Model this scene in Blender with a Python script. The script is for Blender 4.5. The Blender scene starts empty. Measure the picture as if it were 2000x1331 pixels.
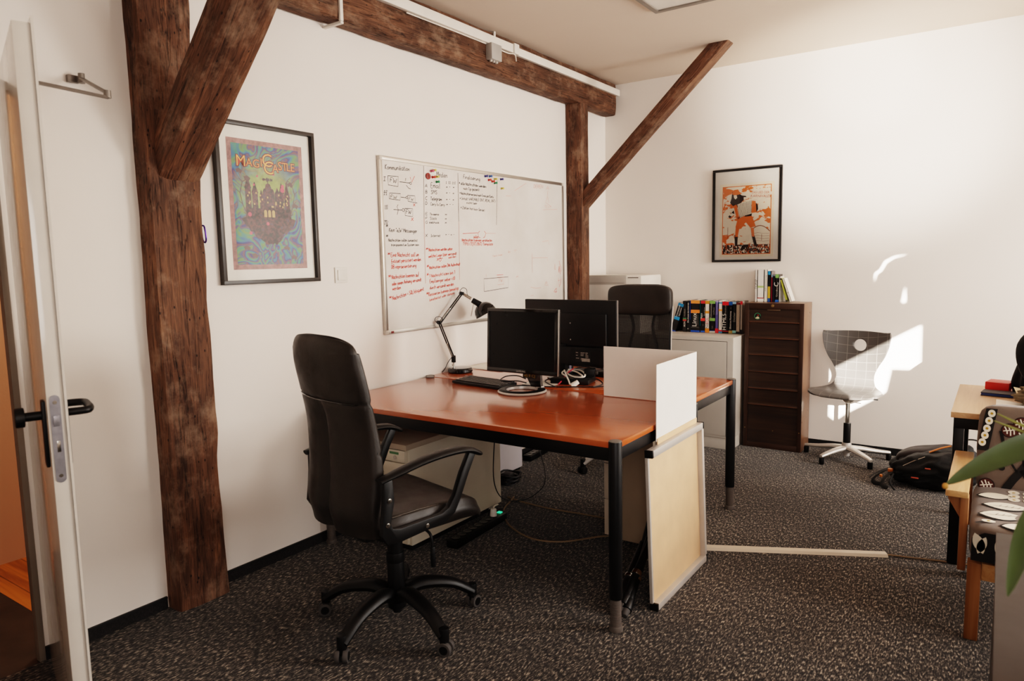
import bpy, bmesh, math, random
from mathutils import Vector, Matrix, noise
random.seed(7)
PI = math.pi
COL = bpy.context.scene.collection

def R(d): return math.radians(d)

# ------------------------------------------------------------------ mesh builder
class MB:
    def __init__(s):
        s.bm = bmesh.new(); s.mi = 0
    def _take(s, t, M=None):
        if M is not None: bmesh.ops.transform(t, matrix=M, verts=t.verts)
        for f in t.faces: f.material_index = s.mi
        me = bpy.data.meshes.new('tmp'); t.to_mesh(me); t.free()
        s.bm.from_mesh(me); bpy.data.meshes.remove(me)
        return s
    def box(s, lo, hi, bev=0.0, M=None, seg=2):
        t = bmesh.new(); bmesh.ops.create_cube(t, size=1)
        for v in t.verts:
            v.co = Vector([(lo[i] + hi[i]) / 2 + v.co[i] * (hi[i] - lo[i]) for i in range(3)])
        if bev > 0: bmesh.ops.bevel(t, geom=t.edges[:], offset=bev, segments=seg, profile=.6, affect='EDGES')
        return s._take(t, M)
    def cyl(s, p0, p1, r0, r1=None, n=20, bev=0.0, M=None):
        r1 = r0 if r1 is None else r1
        p0, p1 = Vector(p0), Vector(p1); d = p1 - p0; L = d.length
        t = bmesh.new()
        bmesh.ops.create_cone(t, cap_ends=True, segments=n, radius1=r0, radius2=r1, depth=L)
        if bev > 0:
            es = [e for e in t.edges if abs(e.verts[0].co.z - e.verts[1].co.z) < 1e-6]
            bmesh.ops.bevel(t, geom=es, offset=bev, segments=2, profile=.6, affect='EDGES')
        Q = Matrix.Translation((p0 + p1) / 2) @ d.to_track_quat('Z', 'Y').to_matrix().to_4x4()
        bmesh.ops.transform(t, matrix=Q, verts=t.verts)
        return s._take(t, M)
    def tube(s, pts, r, n=8, M=None, sub=0, flat=None, closed=False, up=None):
        """sweep; r number or list; flat=(a,b) scales cross-section; sub = catmull subdivisions"""
        pts = [Vector(p) for p in pts]
        rs = r if isinstance(r, (list, tuple)) else [r] * len(pts)
        if sub:
            np_, nr = [], []
            N = len(pts)
            rng = range(N) if closed else range(N - 1)
            for i in rng:
                g = (lambda k: pts[k % N]) if closed else (lambda k: pts[max(0, min(N - 1, k))])
                gr = (lambda k: rs[k % N]) if closed else (lambda k: rs[max(0, min(N - 1, k))])
                a, b, c, d = g(i - 1), g(i), g(i + 1), g(i + 2)
                for k in range(sub):
                    u = k / sub
                    np_.append(0.5 * ((2 * b) + (c - a) * u + (2 * a - 5 * b + 4 * c - d) * u * u + (3 * b - a - 3 * c + d) * u ** 3))
                    nr.append(gr(i) * (1 - u) + gr(i + 1) * u)
            if not closed: np_.append(pts[-1]); nr.append(rs[-1])
            pts, rs = np_, nr
        t = bmesh.new(); rings = []
        N = len(pts); fa, fb = flat if flat else (1, 1)
        prev = None
        for i, p in enumerate(pts):
            if closed: tg = pts[(i + 1) % N] - pts[i - 1]
            else: tg = pts[min(N - 1, i + 1)] - pts[max(0, i - 1)]
            if tg.length < 1e-9: tg = Vector((0, 0, 1))
            tg.normalize()
            if up is not None: x = Vector(up).cross(tg)
            elif prev is None:
                x = (Vector((0, 0, 1)) if abs(tg.z) < .9 else Vector((1, 0, 0))).cross(tg)
            else: x = prev - tg * prev.dot(tg)
            if x.length < 1e-6: x = Vector((1, 0, 0)).cross(tg)
            x.normalize(); prev = x; y = tg.cross(x)
            rings.append([t.verts.new(p + rs[i] * (x * fa * math.cos(2 * PI * k / n) + y * fb * math.sin(2 * PI * k / n))) for k in range(n)])
        M_ = N if closed else N - 1
        for i in range(M_):
            a, b = rings[i], rings[(i + 1) % N]
            for k in range(n):
                t.faces.new((a[k], a[(k + 1) % n], b[(k + 1) % n], b[k]))
        if not closed:
            t.faces.new(rings[0][::-1]); t.faces.new(rings[-1])
        return s._take(t, M)
    def lathe(s, prof, n=32, M=None):
        t = bmesh.new(); rings = []
        for r, z in prof:
            if r < 1e-6: rings.append([t.verts.new((0, 0, z))])
            else: rings.append([t.verts.new((r * math.cos(2 * PI * k / n), r * math.sin(2 * PI * k / n), z)) for k in range(n)])
        for a, b in zip(rings, rings[1:]):
            for k in range(n):
                k2 = (k + 1) % n
                if len(a) == 1 and len(b) == 1: continue
                if len(a) == 1: t.faces.new((a[0], b[k2], b[k]))
                elif len(b) == 1: t.faces.new((a[k], a[k2], b[0]))
                else: t.faces.new((a[k], a[k2], b[k2], b[k]))
        bmesh.ops.recalc_face_normals(t, faces=t.faces)
        return s._take(t, M)
    def prism(s, poly, h, M=None, bev=0.0):
        """polygon in xy, extruded 0..h in z"""
        t = bmesh.new()
        vs = [t.verts.new((p[0], p[1], 0)) for p in poly]
        f = t.faces.new(vs)
        if abs(h) > 1e-9:
            r = bmesh.ops.extrude_face_region(t, geom=[f])
            for v in r['geom']:
                if isinstance(v, bmesh.types.BMVert): v.co.z += h
        bmesh.ops.recalc_face_normals(t, faces=t.faces)
        if bev > 0: bmesh.ops.bevel(t, geom=t.edges[:], offset=bev, segments=2, profile=.6, affect='EDGES')
        return s._take(t, M)
    def grid(s, fn, nu, nv, M=None, closed_u=False, cap=False):
        t = bmesh.new()
        vs = [[t.verts.new(fn(i / nu, j / nv)) for j in range(nv + 1)] for i in range(nu if closed_u else nu + 1)]
        for i in range(nu):
            a, b = vs[i], vs[(i + 1) % len(vs)]
            for j in range(nv): t.faces.new((a[j], b[j], b[j + 1], a[j + 1]))
        if cap and closed_u:
            t.faces.new([r[0] for r in vs][::-1]); t.faces.new([r[-1] for r in vs])
        bmesh.ops.recalc_face_normals(t, faces=t.faces)
        return s._take(t, M)
    def sheet(s, fn, nu, nv, th, M=None):
        """surface fn(u,v) thickened by th along its normal, closed"""
        P = [[Vector(fn(i / nu, j / nv)) for j in range(nv + 1)] for i in range(nu + 1)]
        t = bmesh.new(); A, B = [], []
        for i in range(nu + 1):
            ra, rb = [], []
            for j in range(nv + 1):
                du = P[min(nu, i + 1)][j] - P[max(0, i - 1)][j]; dv = P[i][min(nv, j + 1)] - P[i][max(0, j - 1)]
                n = du.cross(dv)
                n = n.normalized() if n.length > 1e-12 else Vector((0, 0, 1))
                ra.append(t.verts.new(P[i][j] + n * th / 2)); rb.append(t.verts.new(P[i][j] - n * th / 2))
            A.append(ra); B.append(rb)
        for i in range(nu):
            for j in range(nv):
                t.faces.new((A[i][j], A[i + 1][j], A[i + 1][j + 1], A[i][j + 1]))
                t.faces.new((B[i][j], B[i][j + 1], B[i + 1][j + 1], B[i + 1][j]))
        for i in range(nu):
            t.faces.new((A[i][0], B[i][0], B[i + 1][0], A[i + 1][0])); t.faces.new((A[i][nv], A[i + 1][nv], B[i + 1][nv], B[i][nv]))
        for j in range(nv):
            t.faces.new((A[0][j], A[0][j + 1], B[0][j + 1], B[0][j])); t.faces.new((A[nu][j], B[nu][j], B[nu][j + 1], A[nu][j + 1]))
        bmesh.ops.recalc_face_normals(t, faces=t.faces)
        return s._take(t, M)
    def cushion(s, lo, hi, p=4.0, n=14, M=None, wr=0.0, seed=0):
        """soft box: super-ellipsoid from a subdivided cube"""
        t = bmesh.new(); bmesh.ops.create_cube(t, size=2)
        bmesh.ops.subdivide_edges(t, edges=t.edges[:], cuts=n, use_grid_fill=True)
        c = [(lo[i] + hi[i]) / 2 for i in range(3)]; h = [(hi[i] - lo[i]) / 2 for i in range(3)]
        for v in t.verts:
            x = v.co; d = (abs(x.x) ** p + abs(x.y) ** p + abs(x.z) ** p) ** (1 / p)
            q = Vector((x.x / d, x.y / d, x.z / d))
            w = Vector((c[0] + q.x * h[0], c[1] + q.y * h[1], c[2] + q.z * h[2]))
            if wr: w += q * noise.noise(w * 9 + Vector((seed, seed, 0))) * wr
            v.co = w
        return s._take(t, M)
    def ribbon(s, pts, w, z=0.0):
        """flat stroke in the xy plane"""
        t = bmesh.new()
        L = []
        pts = [Vector((p[0], p[1], z)) for p in pts]
        N = len(pts)
        for i, p in enumerate(pts):
            d = pts[min(N - 1, i + 1)] - pts[max(0, i - 1)]
            if d.length < 1e-9: d = Vector((1, 0, 0))
            d.normalize(); n = Vector((-d.y, d.x, 0))
            L.append((t.verts.new(p + n * w / 2), t.verts.new(p - n * w / 2)))
        for a, b in zip(L, L[1:]): t.faces.new((a[1], b[1], b[0], a[0]))
        return s._take(t)
    def text(s, body, size, M=None, width=None, depth=0.0, align='CENTER', offset=0.0, shear=0.0):
        cu = bpy.data.curves.new('t', 'FONT'); cu.body = body; cu.size = size
        cu.align_x = align; cu.align_y = 'CENTER'; cu.extrude = depth; cu.offset = offset; cu.shear = shear
        cu.resolution_u = 3
        o = bpy.data.objects.new('t', cu); COL.objects.link(o)
        bpy.context.view_layer.update()
        dg = bpy.context.evaluated_depsgraph_get()
        me = bpy.data.meshes.new_from_object(o.evaluated_get(dg))
        bpy.data.objects.remove(o); bpy.data.curves.remove(cu)
        t = bmesh.new(); t.from_mesh(me); bpy.data.meshes.remove(me)
        if width and t.verts:
            xs = [v.co.x for v in t.verts]; k = width / max(1e-6, max(xs) - min(xs))
            for v in t.verts: v.co.x *= k
        return s._take(t, M)
    def m(s, i): s.mi = i; return s
    def build(s, name, mats, parent=None, loc=None, rot=None, org=None, smooth=35):
        if org is not None:
            bmesh.ops.translate(s.bm, vec=-Vector(org), verts=s.bm.verts); loc = org if loc is None else loc
        me = bpy.data.meshes.new(name); s.bm.to_mesh(me); s.bm.free()
        if not isinstance(mats, (list, tuple)): mats = [mats]
        for m_ in mats: me.materials.append(m_)
        if smooth:
            me.polygons.foreach_set('use_smooth', [True] * len(me.polygons))
            try: me.set_sharp_from_angle(angle=R(smooth))
            except Exception: pass
        o = bpy.data.objects.new(name, me); COL.objects.link(o)
        if loc is not None: o.location = loc
        if rot is not None: o.rotation_euler = rot
        if parent is not None: o.parent = parent
        return o

def tag(o, label=None, cat=None, group=None, kind=None):
    if label: o['label'] = label
    if cat: o['category'] = cat
    if group: o['group'] = group
    if kind: o['kind'] = kind
    return o
def thing(name, label, cat, loc=(0, 0, 0), rz=0.0, group=None, rot=None):
    o = bpy.data.objects.new(name, None); COL.objects.link(o)
    o.location = loc; o.rotation_euler = rot if rot else (0, 0, rz); o.empty_display_size = .05
    return tag(o, label, cat, group)
def copy_tree(o, parent=None):
    c = o.copy(); COL.objects.link(c)
    if parent is not None: c.parent = parent
    for ch in list(o.children): copy_tree(ch, c)
    return c
def RX(a): return Matrix.Rotation(a, 4, 'X')
def RY(a): return Matrix.Rotation(a, 4, 'Y')
def RZ(a): return Matrix.Rotation(a, 4, 'Z')
def TR(x, y, z): return Matrix.Translation((x, y, z))
# planes: poly drawn in (a,b) placed on a wall
def on_left(x): return Matrix(((0, 0, 1, x), (1, 0, 0, 0), (0, 1, 0, 0), (0, 0, 0, 1)))      # (Y,Z) -> plane X = x, normal +X
def on_back(y): return Matrix(((1, 0, 0, 0), (0, 0, -1, y), (0, 1, 0, 0), (0, 0, 0, 1)))     # (X,Z) -> plane Y = y, normal -Y

# ------------------------------------------------------------------ materials
def srgb(c):
    return tuple((x / 12.92 if x <= .04045 else ((x + .055) / 1.055) ** 2.4) for x in c)
def hexc(h):
    h = h.lstrip('#'); return srgb(tuple(int(h[i:i + 2], 16) / 255 for i in (0, 2, 4)))
MATS = {}
class NT:
    def __init__(s, name):
        s.m = bpy.data.materials.new(name); s.m.use_nodes = True
        s.t = s.m.node_tree; s.b = s.t.nodes['Principled BSDF']; s.out = s.t.nodes['Material Output']
    def n(s, kind, **kw):
        x = s.t.nodes.new(kind)
        for k, v in kw.items(): setattr(x, k, v)
        return x
    def l(s, a, b): s.t.links.new(a, b)
    def coord(s, scale=(1, 1, 1), rot=(0, 0, 0), what='Object'):
        tc = s.n('ShaderNodeTexCoord'); mp = s.n('ShaderNodeMapping')
        mp.inputs['Scale'].default_value = scale; mp.inputs['Rotation'].default_value = rot
        s.l(tc.outputs[what], mp.inputs['Vector']); return mp.outputs['Vector']
    def noise(s, vec, scale, detail=4, rough=.55, dist=0.0):
        x = s.n('ShaderNodeTexNoise'); x.inputs['Scale'].default_value = scale; x.inputs['Detail'].default_value = detail
        x.inputs['Roughness'].default_value = rough; x.inputs['Distortion'].default_value = dist
        s.l(vec, x.inputs['Vector']); return x.outputs['Fac']
    def ramp(s, fac, stops, interp='LINEAR'):
        x = s.n('ShaderNodeValToRGB'); cr = x.color_ramp; cr.interpolation = interp
        while len(cr.elements) < len(stops): cr.elements.new(.5)
        for e, (p, c) in zip(cr.elements, stops):
            e.position = p; e.color = (c[0], c[1], c[2], 1) if not isinstance(c, (int, float)) else (c, c, c, 1)
        s.l(fac, x.inputs['Fac']); return x.outputs['Color']
    def math(s, op, a, b=None, clamp=False):
        x = s.n('ShaderNodeMath', operation=op); x.use_clamp = clamp
        for i, v in enumerate((a, b)):
            if v is None: continue
            if isinstance(v, (int, float)): x.inputs[i].default_value = v
            else: s.l(v, x.inputs[i])
        return x.outputs[0]
    def mix(s, fac, a, b, mode='MIX'):
        x = s.n('ShaderNodeMix', data_type='RGBA', blend_type=mode)
        for i, v in ((0, fac), (6, a), (7, b)):
            if isinstance(v, (int, float)): x.inputs[i].default_value = v
            elif isinstance(v, tuple): x.inputs[i].default_value = (v[0], v[1], v[2], 1)
            else: s.l(v, x.inputs[i])
        return x.outputs[2]
    def bump(s, h, strength=.2, dist=.01):
        x = s.n('ShaderNodeBump'); x.inputs['Strength'].default_value = strength; x.inputs['Distance'].default_value = dist
        s.l(h, x.inputs['Height']); s.l(x.outputs['Normal'], s.b.inputs['Normal'])
    def set(s, **kw):
        for k, v in kw.items():
            i = s.b.inputs[k.replace('_', ' ')]
            if isinstance(v, (int, float)): i.default_value = v
            elif isinstance(v, tuple): i.default_value = (v[0], v[1], v[2], 1)
            else: s.l(v, i)
        return s
def plain(name, col, rough=.5, metal=0.0, bump=0.0, bscale=60, var=.06, spec=.5, coat=0.0, vscale=6):
    key = (name, col, rough, metal)
    if key in MATS: return MATS[key]
    c = hexc(col) if isinstance(col, str) else col
    t = NT(name); v = t.coord()
    f = t.noise(v, vscale, 3)
    d = tuple(x * (1 - var * 2) for x in c); u = tuple(min(1, x * (1 + var)) for x in c)
    t.set(Base_Color=t.ramp(f, [(.3, d), (.7, u)]), Metallic=metal, Specular_IOR_Level=spec, Coat_Weight=coat, Coat_Roughness=.1)
    rr = t.math('MULTIPLY_ADD', t.noise(v, vscale * 4, 2), .12); rr.node.inputs[2].default_value = max(0, rough - .06)
    t.set(Roughness=rr)
    if bump: t.bump(t.noise(v, bscale, 5), bump, .004)
    MATS[key] = t.m
    return t.m
def m_wall(name, col, bump=.05):
    t = NT(name); v = t.coord()
    c = hexc(col)
    f = t.noise(v, 1.3, 3)
    t.set(Base_Color=t.ramp(f, [(.3, tuple(x * .965 for x in c)), (.7, c)]), Roughness=.75, Specular_IOR_Level=.25)
    h = t.math('ADD', t.noise(v, 90, 4), t.math('MULTIPLY', t.noise(v, 9, 3), 1.2))
    t.bump(h, bump, .004); return t.m
def m_carpet():
    t = NT('carpet'); v = t.coord(rot=(0, 0, R(6)))
    tc = t.n('ShaderNodeTexCoord')
    mp = t.n('ShaderNodeMapping'); mp.inputs['Scale'].default_value = (190, 50, 1); mp.inputs['Rotation'].default_value = (0, 0, R(-7))
    t.l(tc.outputs['Object'], mp.inputs['Vector'])
    a = t.noise(mp.outputs['Vector'], 1, 3, .6)
    mp2 = t.n('ShaderNodeMapping'); mp2.inputs['Scale'].default_value = (95, 38, 1); mp2.inputs['Rotation'].default_value = (0, 0, R(18))
    t.l(tc.outputs['Object'], mp2.inputs['Vector'])
    b = t.noise(mp2.outputs['Vector'], 1, 4, .6)
    f = t.math('ADD', t.math('MULTIPLY', a, .6), t.math('MULTIPLY', b, .4))
    big = t.noise(v, 2.0, 2)
    f2 = t.math('ADD', f, t.math('MULTIPLY', t.math('SUBTRACT', big, .5), .06))
    col = t.ramp(f2, [(.40, hexc('#0e0d0e')), (.48, hexc('#282422')), (.55, hexc('#57504a')), (.63, hexc('#b2a493'))])
    t.set(Base_Color=col, Roughness=.95, Specular_IOR_Level=.08, Sheen_Weight=.15)
    t.bump(f, .6, .006); return t.m
def m_timber(name='old_timber', tint=1.0):
    t = NT(name)
    tc = t.n('ShaderNodeTexCoord')
    def mp(sc):
        m = t.n('ShaderNodeMapping'); m.inputs['Scale'].default_value = sc; t.l(tc.outputs['Object'], m.inputs['Vector']); return m.outputs['Vector']
    g = t.noise(mp((70, 70, 6)), 1, 7, .68, 1.2)
    big = t.noise(mp((7, 7, 1.6)), 1, 4, .6, .8)
    fine = t.noise(mp((160, 160, 9)), 1, 3)
    f = t.math('ADD', t.math('MULTIPLY', g, .55), t.math('MULTIPLY', big, .45))
    k = lambda h: tuple(x * tint for x in hexc(h))
    col = t.ramp(f, [(.33, k('#22160f')), (.45, k('#412c20')), (.55, k('#593d2d')), (.68, k('#7a573f'))])
    crack = t.noise(mp((13, 13, .8)), 1, 4, .65, .5)
    cm = t.ramp(crack, [(.489, 1), (.5, 0), (.511, 1)])
    col = t.mix(t.math('MULTIPLY', t.math('SUBTRACT', 1.0, cm), .8), col, k('#0e0806'))
    vo = t.n('ShaderNodeTexVoronoi'); vo.inputs['Scale'].default_value = 1; t.l(mp((30, 30, 16)), vo.inputs['Vector'])
    hole = t.ramp(vo.outputs['Distance'], [(.085, 0), (.11, 1)])
    col = t.mix(t.math('MULTIPLY', t.math('SUBTRACT', 1.0, hole), .9), col, hexc('#0b0605'))
    dust = t.math('MULTIPLY', t.ramp(t.noise(mp((9, 9, 7)), 1, 5, .7), [(.5, 0), (.7, 1)]), .42)
    col = t.mix(dust, col, k('#8d7563'))
    t.set(Base_Color=col, Roughness=.62, Specular_IOR_Level=.3)
    h = t.math('ADD', t.math('MULTIPLY', g, .8), t.math('ADD', t.math('MULTIPLY', cm, .5), t.math('MULTIPLY', fine, .3)))
    t.bump(h, .55, .012); return t.m
def m_wood(name, cols, axis=0, rough=.3, scale=1.0, coat=0.0, planks=0.0):
    t = NT(name); sc = [38 * scale] * 3; sc[axis] = 2.2 * scale
    v = t.coord(tuple(sc))
    f = t.noise(v, 1, 5, .6, .9)
    sb = [9 * scale] * 3; sb[axis] = 1.0 * scale
    b = t.noise(t.coord(tuple(sb)), 1, 3, .5, .5)
    f = t.math('ADD', t.math('MULTIPLY', f, .6), t.math('MULTIPLY', b, .4))
    n = len(cols)
    col = t.ramp(f, [(.32 + .38 * i / (n - 1), hexc(c)) for i, c in enumerate(cols)])
    t.set(Roughness=rough, Coat_Weight=coat, Coat_Roughness=.12)
    if planks:
        tc = t.n('ShaderNodeTexCoord'); sp = t.n('ShaderNodeSeparateXYZ'); t.l(tc.outputs['Object'], sp.inputs[0])
        a = sp.outputs[1 if axis == 0 else 0]
        fr = t.math('FRACT', t.math('DIVIDE', a, planks))
        line = t.ramp(fr, [(.0, 0), (.03, 1), (.97, 1), (1.0, 0)])
        col = t.mix(t.math('MULTIPLY', t.math('SUBTRACT', 1.0, line), .8), col, hexc('#1c0c05'))
    t.set(Base_Color=col)
    if rough > .3: t.bump(f, .05, .003)
    return t.m
def m_leather(name='black_leather', base='#241e1a'):
    t = NT(name); v = t.coord()
    c = hexc(base)
    vo = t.n('ShaderNodeTexVoronoi'); vo.inputs['Scale'].default_value = 260; t.l(v, vo.inputs['Vector'])
    f = t.noise(v, 5, 4)
    t.set(Base_Color=t.ramp(f, [(.3, tuple(x * .6 for x in c)), (.7, tuple(x * 1.4 for x in c))]), Roughness=t.ramp(t.noise(v, 14, 3), [(.3, .36), (.7, .56)]), Specular_IOR_Level=.45)
    h = t.math('ADD', t.math('MULTIPLY', vo.outputs['Distance'], .35), t.math('MULTIPLY', t.noise(v, 11, 3), .8))
    t.bump(h, .12, .006); return t.m
def m_marble_art():
    """psychedelic marbled poster ground, drawn in object Y/Z of the print"""
    t = NT('marbled_print'); v = t.coord((1, 1, 1))
    w = t.n('ShaderNodeTexNoise'); w.inputs['Scale'].default_value = 6; w.inputs['Detail'].default_value = 2; w.inputs['Distortion'].default_value = 1.6
    t.l(v, w.inputs['Vector'])
    f = t.math('FRACT', t.math('MULTIPLY', w.outputs['Fac'], 7))
    col = t.ramp(f, [(0, hexc('#2c2c70')), (.18, hexc('#356d94')), (.36, hexc('#458a74')), (.54, hexc('#6b8c4e')), (.7, hexc('#454f80')), (.86, hexc('#7a5250')), (1, hexc('#2c2c70'))])
    # pale green glow around the castle
    tc = t.n('ShaderNodeTexCoord'); vm = t.n('ShaderNodeVectorMath', operation='DISTANCE'); t.l(tc.outputs['Object'], vm.inputs[0]); vm.inputs[1].default_value = (0, -.0087, .05)
    g = t.ramp(vm.outputs['Value'], [(.07, 1), (.2, 0)])
    col = t.mix(g, col, t.ramp(t.noise(v, 40, 3), [(.3, hexc('#7f8f48')), (.7, hexc('#a5ad68'))]))
    t.set(Base_Color=col, Roughness=.5); return t.m
def m_cloud_art():
    t = NT('orange_cloud_print'); v = t.coord((1, 1, 1.9))
    f = t.noise(v, 9.5, 5, .6, .6)
    t.set(Base_Color=t.ramp(f, [(.53, hexc('#efe3cf')), (.55, hexc('#df7634'))], 'LINEAR'), Roughness=.6); return t.m
def m_crowd_art():
    t = NT('crowd_print')
    v = t.coord((150, 150, 90)); vo = t.n('ShaderNodeTexVoronoi'); vo.inputs['Scale'].default_value = 1; t.l(v, vo.inputs['Vector'])
    f = vo.outputs['Color']; s = t.n('ShaderNodeSeparateColor'); t.l(f, s.inputs[0])
    t.set(Base_Color=t.ramp(s.outputs[0], [(0, hexc('#2b1a12')), (.38, hexc('#b55a25')), (.6, hexc('#efe3cf')), (.8, hexc('#3a2418'))], 'CONSTANT'), Roughness=.6); return t.m
def m_castle_art():
    t = NT('castle_print'); v = t.coord()
    f = t.noise(v, 70, 4)
    t.set(Base_Color=t.ramp(f, [(.36, hexc('#180e14')), (.48, hexc('#3f2028')), (.58, hexc('#6a3c38')), (.68, hexc('#34384e'))]), Roughness=.5); return t.m
def m_glass(name='picture_glass'):
    t = NT(name)
    tr = t.n('ShaderNodeBsdfTransparent'); gl = t.n('ShaderNodeBsdfGlossy'); gl.inputs['Roughness'].default_value = .01
    fr = t.n('ShaderNodeFresnel'); fr.inputs['IOR'].default_value = 1.32
    mx = t.n('ShaderNodeMixShader'); t.l(fr.outputs[0], mx.inputs[0]); t.l(tr.outputs[0], mx.inputs[1]); t.l(gl.outputs[0], mx.inputs[2])
    t.l(mx.outputs[0], t.out.inputs['Surface']); return t.m
def m_mesh_fabric():
    t = NT('mesh_fabric'); v = t.coord()
    tr = t.n('ShaderNodeBsdfTransparent')
    w1 = t.n('ShaderNodeTexWave'); w1.inputs['Scale'].default_value = 60; w1.bands_direction = 'X'; t.l(v, w1.inputs['Vector'])
    w2 = t.n('ShaderNodeTexWave'); w2.inputs['Scale'].default_value = 60; w2.bands_direction = 'Z'; t.l(v, w2.inputs['Vector'])
    mn = t.math('MAXIMUM', w1.outputs['Fac'], w2.outputs['Fac'])
    fac = t.math('MULTIPLY_ADD', t.math('GREATER_THAN', mn, .45), .2); fac.node.inputs[2].default_value = .79
    mx = t.n('ShaderNodeMixShader'); t.l(fac, mx.inputs[0]); t.l(tr.outputs[0], mx.inputs[1])
    t.set(Base_Color=hexc('#0d0b0b'), Roughness=.6)
    t.l(t.b.outputs[0], mx.inputs[2]); t.l(mx.outputs[0], t.out.inputs['Surface']); return t.m
def m_lined_ply():
    """grey laminate with a thin white square grid"""
    t = NT('grey_grid_laminate')
    tc = t.n('ShaderNodeTexCoord'); sp = t.n('ShaderNodeSeparateXYZ'); t.l(tc.outputs['Object'], sp.inputs[0])
    def lines(o, off, step):
        fr = t.math('FRACT', t.math('DIVIDE', t.math('ADD', o, off), step))
        return t.math('LESS_THAN', fr, .05)
    ax = lines(sp.outputs[0], 5.012, .066)
    yz = t.math('ADD', sp.outputs[2], t.math('MULTIPLY', sp.outputs[1], .6))
    g = t.math('MAXIMUM', ax, lines(yz, 5.0, .062))
    v = t.coord(); patch = t.ramp(t.noise(v, 5, 2), [(.3, .05), (.6, .5)])
    f = t.math('MULTIPLY', g, patch)
    t.set(Base_Color=t.mix(f, hexc('#575350'), hexc('#9c958e')), Roughness=.42); return t.m
def m_print_fabric():
    """grey-brown upholstery; motifs are added as shapes"""
    t = NT('taupe_upholstery'); v = t.coord()
    f = t.noise(v, 4, 3)
    t.set(Base_Color=t.ramp(f, [(.3, hexc('#5d514a')), (.7, hexc('#72645a'))]), Roughness=.9, Sheen_Weight=.2, Specular_IOR_Level=.15)
    t.bump(t.noise(v, 300, 2), .25, .003); return t.m
def m_whiteboard():
    t = NT('whiteboard_enamel'); v = t.coord()
    f = t.noise(v, 2.2, 4)
    t.set(Base_Color=t.ramp(f, [(.3, hexc('#d3cbc3')), (.7, hexc('#e2dcd6'))]), Roughness=t.ramp(t.noise(v, 3, 3), [(.3, .2), (.7, .25)]), Specular_IOR_Level=.5); return t.m
def m_emit(name, col, s):
    t = NT(name); t.set(Base_Color=hexc(col), Emission_Color=hexc(col), Emission_Strength=s); return t.m

WALL = m_wall('white_plaster', '#efe6de'); CEIL = m_wall('ceiling_plaster', '#d6c5b6', .03)
HALLW = m_wall('ochre_plaster', '#c79d7e', .12)
CARPET = m_carpet(); TIMBER = m_timber('old_timber', 1.5); TIMBER2 = m_timber('sawn_timber', 1.6)
CHERRY = m_wood('cherry_veneer', ['#ae5528', '#b45b2c', '#ba6232'], 0, .24, .7, .6)
CHERRY_E = m_wood('cherry_edge', ['#b5571f', '#cc7034'], 0, .35, .7)
OAK = m_wood('beech_veneer', ['#b58d68', '#caa27c', '#d6b391'], 1, .38, .7)
PINE = m_wood('pine_wood', ['#b08253', '#c99d6c', '#d9b486'], 1, .45, .9)
PINEV = m_wood('pine_upright', ['#6e4524', '#8f5f36', '#a5744a'], 2, .45, .9)
HALLF = m_wood('hall_boards', ['#8a4a1c', '#c0722c', '#d18a3e'], 0, .45, .5, 0, .14)
TAMB = m_wood('walnut_tambour', ['#20130d', '#332116', '#46301f'], 0, .5, 1.2)
WALNUT_SHEEN = plain('brown_lacquer', '#7a5b47', .3, bump=.03, var=.04)  # carcass brown lightened to hold the gloss reflection on its side
LEATHER = m_leather(); BLACKP = plain('black_plastic', '#0c0a0a', .45, spec=.35); BLACKM = plain('black_metal', '#0c0b0c', .4, .0, spec=.4)
BLACKG = plain('black_gloss', '#0a0909', .12, coat=.4); RUBBER = plain('grey_rubber', '#4a4644', .7)
CHROME = plain('chrome', '#c9c4bd', .18, 1.0); ALU = plain('brushed_aluminium', '#bfb8b0', .35, .85, bump=.02); SILVER = plain('silver_paint', '#c4bdb6', .38, .3)
SCREEN = plain('dark_screen', '#050404', .25, spec=.3); GREYC = plain('grey_steel_paint', '#c2bab0', .42, var=.03); CREAM = plain('cream_laminate', '#d9cfbd', .5, var=.03)
PLASTICW = plain('white_plastic', '#e4ddd4', .4, var=.03); BEIGEP = plain('beige_plastic', '#cdbfae', .5, var=.03)
CARD = plain('white_card', '#eee8e0', .7, var=.02); PAPER = plain('white_paper', '#ebe4da', .8, var=.03)
BOARD = plain('birch_board', '#d9b28c', .6, var=.05, vscale=9); DOORW = plain('door_paint', '#d3cbc2', .14, var=.03, coat=.3)
LOCKM = plain('zinc_plate', '#9c9aa0', .4, .8, var=.1, vscale=40); BRASS = plain('dull_brass', '#b69a6a', .3, .9)
SKIRT = plain('black_skirting', '#0e0d0e', .6); DARKSTONE = plain('dark_stone', '#3a2f27', .55, var=.2, bump=.2, bscale=20)
BK = plain('marker_black', '#3a312d', .6); RD = plain('marker_red', '#d8453a', .6); FD = plain('marker_faded', '#dd9d90', .6); PKL = plain('marker_pink', '#c98a80', .6); GRL = plain('marker_grey', '#7f706a', .6)
WBOARD = m_whiteboard(); GLASS = m_glass(); MESHF = m_mesh_fabric(); UPH = m_print_fabric()
JACKET = plain('black_cloth', '#0d0b0b', .9, bump=.5, bscale=40); OLIVE = plain('olive_cloth', '#6f604a', .9, bump=.5, bscale=50)
PACK = plain('backpack_nylon', '#070606', .75, bump=.3, bscale=120); MAROON = plain('maroon_nylon', '#1a0b09', .7, bump=.3, bscale=120); ORANGE = plain('orange_webbing', '#b5651f', .6)
LEAF = plain('dark_leaf', '#465530', .38, var=.2, vscale=5); LEAFTIP = plain('dry_leaf_tip', '#b5823a', .6)
TERRA = plain('clay_pot', '#9a6a4c', .7); SOIL = plain('potting_soil', '#2a1d14', .95, bump=.6)
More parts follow.
